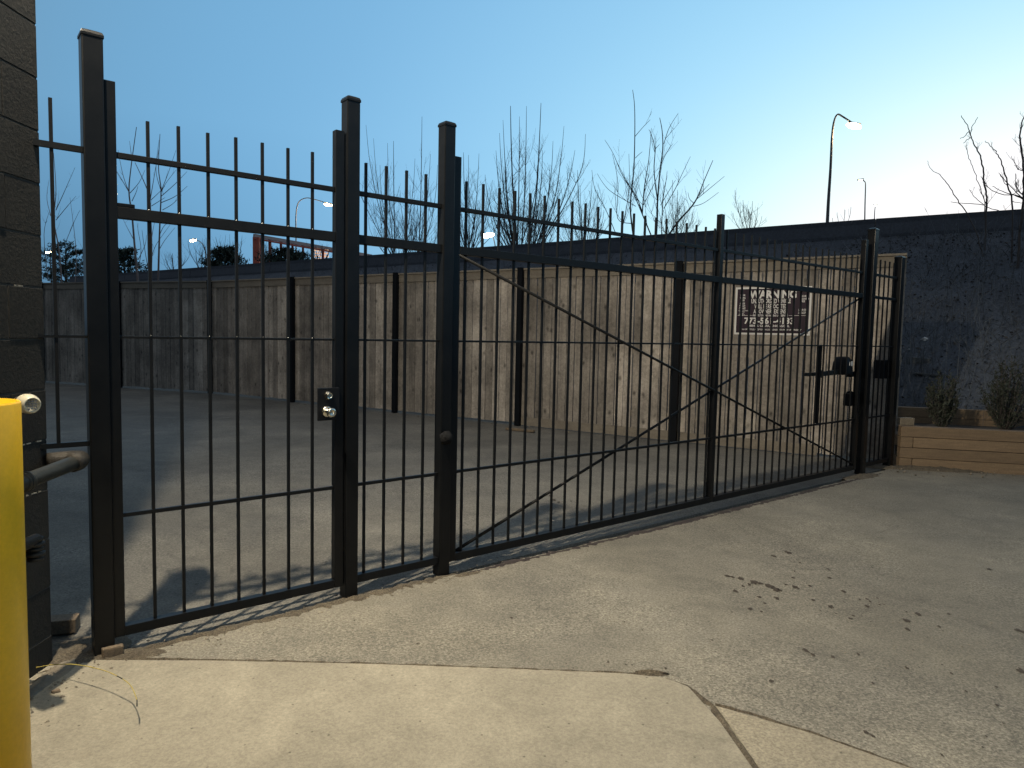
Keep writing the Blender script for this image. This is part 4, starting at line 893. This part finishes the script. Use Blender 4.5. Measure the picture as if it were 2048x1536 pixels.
# ------------------------------------------------------------------ street lamps beyond the barrier
def dist_pt(px, py, Y): d_ = ray(px, py); return ORG+d_*(Y/d_.y)
def lamp(pts, Y, r0, r1, head, hdir, label, m='lampglow', hs_=1.0, gl=1.0, drop=0):
    P = [dist_pt(x, y, Y) for x, y in pts]; base = P[0].copy(); base.z = 3.2 if Y < 45 else 2.5
    root = empty('street_lamp', base, label, 'street lamp', 'street lamps along the expressway')
    a = MB(); S = [base]+smooth_path(P, 5); a.tube(S, [r0+(r1-r0)*min(1, i/(len(S)*.6)) for i in range(len(S))], 10); a.build('pole', M['galv'], root, smooth=True)
    h = dist_pt(*head, Y); dv_ = (h-P[-1]); dv_ = Vector((hdir, 0, -.15)).normalized(); sc2 = hs_
    a = MB(); u = dv_; v = Vector((0, 1, 0)); w_ = u.cross(v)
    a.obox(h, u*.32*sc2, v*.14*sc2, w_*.06*sc2); a.build('lamp_head', M['galv'], root, bevel=.02)
    bm_ = bmesh.new(); bmesh.ops.create_icosphere(bm_, subdivisions=2, radius=1); g = MB()
    cpt = h-w_*.0+Z*(-.10*sc2); g.add([cpt+u*v_.co.x*.22*sc2*gl+v*v_.co.y*.12*sc2*gl+Z*v_.co.z*.08*sc2*gl for v_ in bm_.verts], [tuple(x.index for x in f.verts) for f in bm_.faces]); bm_.free()
    g.build('lens', M[m], root, smooth=True)
    if Y in (60, 39):
        pl_ = bpy.data.lights.new('street_lamp_light', 'POINT'); pl_.energy = 1200 if Y == 60 else 500; pl_.color = (1, .66, .34); pl_.shadow_soft_size = .15
        po = bpy.data.objects.new('street_lamp_light', pl_); C.objects.link(po); po.location = cpt-Z*.35
lamp([(1654, 460), (1657, 400), (1661, 338), (1664, 275), (1668, 243), (1675, 229), (1685, 233), (1702, 244)], 39, .095, .045, (1708, 248), 1, 'tall grey lit street lamp with a hooked arm, biggest one on the right', gl=1.9)
lamp([(1729, 470), (1730, 410), (1731, 370), (1729, 363), (1725, 360)], 80, .08, .05, (1721, 359), -1, 'slim orange-tinted street lamp right of the biggest one')
lamp([(1748, 470), (1749, 430), (1750, 417), (1751, 412)], 130, .1, .06, (1751, 410), 1, 'tiny far street lamp, rightmost on the skyline')
lamp([(592, 540), (592, 470), (592, 430), (597, 405), (612, 396), (630, 399), (650, 405)], 60, .06, .035, (656, 407), 1, 'lit street lamp with a long curved arm left of the second post', gl=1.6)
lamp([(412, 545), (411, 510), (409, 495), (401, 484), (392, 480)], 75, .06, .04, (386, 479), -1, 'lit street lamp with its arm to the left above the bare trees', gl=1.6)
lamp([(103, 570), (101, 530), (100, 505)], 75, .07, .05, (96, 503), -1, 'lit street lamp low beside the block wall', gl=1.4)
lamp([(990, 520), (990, 490), (985, 472)], 55, .05, .04, (976, 468), -1, 'bright white lamp glowing through the bushy bare tree', 'lampwhite', gl=2.3)

# ------------------------------------------------------------------ red steel bridge far left
rb = empty('steel_bridge', dist_pt(600, 540, 48).xy.to_3d()+Z*3, 'red steel bridge frame far away between the first and second post', 'bridge')
YB = 48
def bp(x, y, dy=0): return dist_pt(x, y, YB+dy)
a = MB(); A0 = bp(508, 471); A1 = bp(742, 512, 6); a.bar(A0, A1, .35, .22, (0, 1, 0)); a.build('top_beam', M['palebeam'], rb)
a = MB(); A0 = bp(508, 477, -.2); A1 = bp(742, 517, 5.8); a.bar(A0, A1, .3, .10, (0, 1, 0)); a.build('lower_flange', M['redsteel'], rb)
for (x, wd_, dy) in ((514, .42, 0), (521, .2, .3), (540, .17, .8), (562, .14, 1.4), (585, .13, 2.0), (606, .13, 2.6), (646, .16, 3.4), (668, .13, 4), (690, .12, 4.6), (712, .12, 5.2)):
    yt = 474+(x-508)*.175; t_ = bp(x, yt, dy); b0 = bp(x, 560, dy); a = MB(); a.obox((t_+b0)/2, Vector((wd_/2, 0, 0)), Vector((0, wd_/2, 0)), Z*((t_.z-b0.z)/2)); a.build('column', M['redsteel'], rb)
a = MB(); p0 = bp(626, 497, 3.2); p1 = bp(660, 545, 3.8)
nx, nz = 6, 8
for i in range(nx):
    for j in range(nz):
        cx = p0.x+(p1.x-p0.x)*(i+.5)/nx; cz = p0.z+(p1.z-p0.z)*(j+.5)/nz; a.obox(Vector((cx, p0.y+.3, cz)), Vector(((p1.x-p0.x)/nx*.36, 0, 0)), Vector((0, .03, 0)), Vector((0, 0, abs(p1.z-p0.z)/nz*.33)))
a.build('lit_panel', M['litpanel'], rb)

sc.cycles.max_bounces = 6
